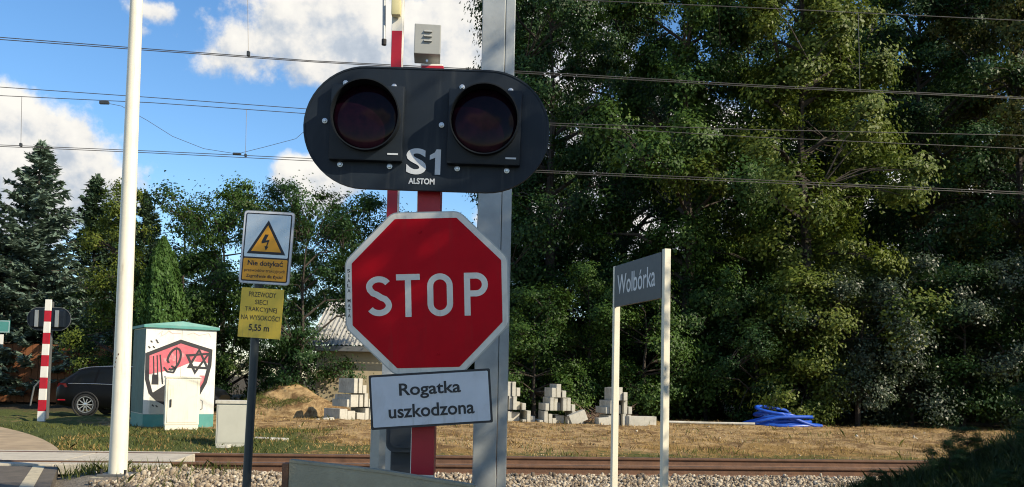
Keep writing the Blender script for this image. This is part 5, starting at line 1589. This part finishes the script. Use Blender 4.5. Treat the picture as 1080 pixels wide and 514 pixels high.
# brushwood between the stacks
tw_ = MB()
for k in range(70):
    a = rd.uniform(-0.6, 0.6); b0 = Vector((rd.gauss(0, .3), rd.gauss(0, .2), rd.uniform(0, .15)))
    e = b0 + Vector((rd.uniform(0.2, 0.9) * rd.choice((-1, 1, 1)), rd.uniform(-.3, .3), rd.uniform(0.15, 0.65)))
    tw_.tube([b0, b0.lerp(e, .5) + Vector((0, 0, .08)), e], [0.012, 0.009, 0.004], 4)
o = tw_.build('brushwood', MAT['drytwig'])
p = at(632, 441, 29.0); o.location = (p.x, 29.0, float(terrain(p.x, 29.0)))
tag(o, 'pile of dry twigs behind the tilted concrete block', 'brushwood')

# ------------------------------------------------------------------ blue hose coil and pale pipe
hb_ = at(836, 446, 27.8)
pts = []
rd = random.Random(23)
turns = 6
for i in range(turns * 28):
    f = i / 28.0
    a = 2 * PI * f
    k = f / turns
    rx = 0.92 + 0.18 * math.sin(f * 2.3 + 1) - 0.25 * k; ry = 0.42 + 0.10 * math.sin(f * 3.1)
    cx_ = 0.22 * math.sin(f * 1.1 + 0.5) + 0.12 * k
    tl = 0.20 * math.sin(f * 1.37 + 0.4)
    x = cx_ + rx * math.cos(a + 0.2 * math.sin(f * 2))
    y = ry * math.sin(a) + 0.12 * math.sin(f * 1.9)
    z = 0.06 + 0.46 * k * (1 - 0.45 * abs(math.cos(a))) - tl * k * 1.3 * math.cos(a) + 0.12 * k * math.sin(a + f)
    pts.append((x, y, max(0.055, z)))
lead = [(-1.25, 0.35, 0.06), (-0.6, -0.45, 0.06), (0.1, -0.62, 0.06), (0.75, -0.35, 0.06)]
hs_ = MB().tube(lead + pts, 0.050, 9).build('hose_coil', MAT['hose'], smooth=True)
hs_.scale = (1.18, 1.0, 1.05)
hs_.location = (hb_.x, 29.2, float(terrain(hb_.x, 28.2)))
tag(hs_, 'coil of thick blue hose lying on the dry grass', 'hose')
pa = at(704, 442.5, 28.6); pb = at(796, 444.5, 28.6)
pp = MB().tube([(0, 0, 0.07), ((pb.x - pa.x) / 2, 0.02, 0.06), (pb.x - pa.x, 0.0, 0.065)], 0.045, 10).build('pale_pipe', MAT['concrete'], smooth=True)
pp.location = (pa.x, 28.6, float(terrain((pa.x + pb.x) / 2, 28.6)))
tag(pp, 'long pale pipe lying left of the blue hose coil', 'pipe')

# ------------------------------------------------------------------ overhead line
def wire_pts(px, off):
    """pixels of the wire -> points in the vertical plane above the track at distance off beyond the near rail"""
    out = []
    for (u, v) in px:
        d = ray(u, v)
        s = (TY0 + off) / (d.y - 0.114 * d.x)
        out.append(Vector((0, 0, CAMZ)) + d * s)
    a, b_ = out[0], out[1]
    out.insert(0, a + (a - b_).normalized() * 25)
    a, b_ = out[-1], out[-2]
    out.append(a + (a - b_).normalized() * 25)
    return out
def catenary(label, off, wires, droppers, clamps, r):
    root = thing('overhead_line', label, 'overhead line', (0, TY0 + off, 5.5), (0, 0, 0), 'overhead lines')
    def loc(p): return (p.x, p.y - TY0 - off, p.z - 5.5)
    for nm, px in wires:
        MB().tube([loc(p) for p in wire_pts(px, off)], r, 6).build(nm, MAT['wire'], root, smooth=True)
    for px in droppers:
        MB().tube([loc(p) for p in wire_pts(px, off)[1:-1]], r * 0.7, 5).build('dropper', MAT['wire'], root)
    for (u, v, sx, sz) in clamps:
        c_ = Vector(loc(wire_pts([(u, v), (u + 5, v)], off)[1]))
        MB().box(c_.x - sx, c_.x + sx, c_.y - 0.03, c_.y + 0.03, c_.z - sz, c_.z + sz, 0.01).build('clamp', MAT['insul'], root)
catenary('nearer overhead contact line with its carrying wire, high above the near rails', 0.75,
         [('contact_wire', [(0, 39.5), (160, 52), (330, 64.3), (570, 76.5), (800, 90), (1080, 103)]), ('contact_wire', [(0, 41.8), (160, 53.6), (330, 65.5), (570, 78.5), (800, 91.8), (1080, 104.5)]),
          ('carrying_wire', [(0, -52), (261, -26), (560, -2), (800, 8.5), (1080, 22)])],
         [[(261, -26), (262, 60)], [(905, 13), (907, 96)]], [(262, 57, 0.022, 0.04)], 0.0065)
catenary('farther overhead contact line with sagging connector wire, lower in the photo', 4.7,
         [('contact_wire', [(0, 153), (160, 159.5), (330, 167.5), (570, 180), (800, 190), (1080, 203)]), ('contact_wire', [(0, 154.6), (160, 161.5), (330, 170), (570, 182), (800, 192.5), (1080, 205)]),
          ('carrying_wire', [(0, 101), (160, 108.5), (330, 120.5), (580, 132), (800, 145), (1080, 157)]), ('feeder_wire', [(0, 92), (160, 103), (330, 115.5), (580, 130), (800, 137), (1080, 143)])],
         [[(23, 102), (22, 154)], [(260, 115.5), (259, 164)], [(108, 108), (128, 112), (155, 127), (182, 144), (215, 157), (250, 162.5)], [(250, 162.5), (280, 155), (312, 146.5), (340, 122)]],
         [(110, 108.5, 0.09, 0.03), (250, 162.5, 0.08, 0.022), (259, 164, 0.02, 0.03), (22, 153, 0.02, 0.035)], 0.007)
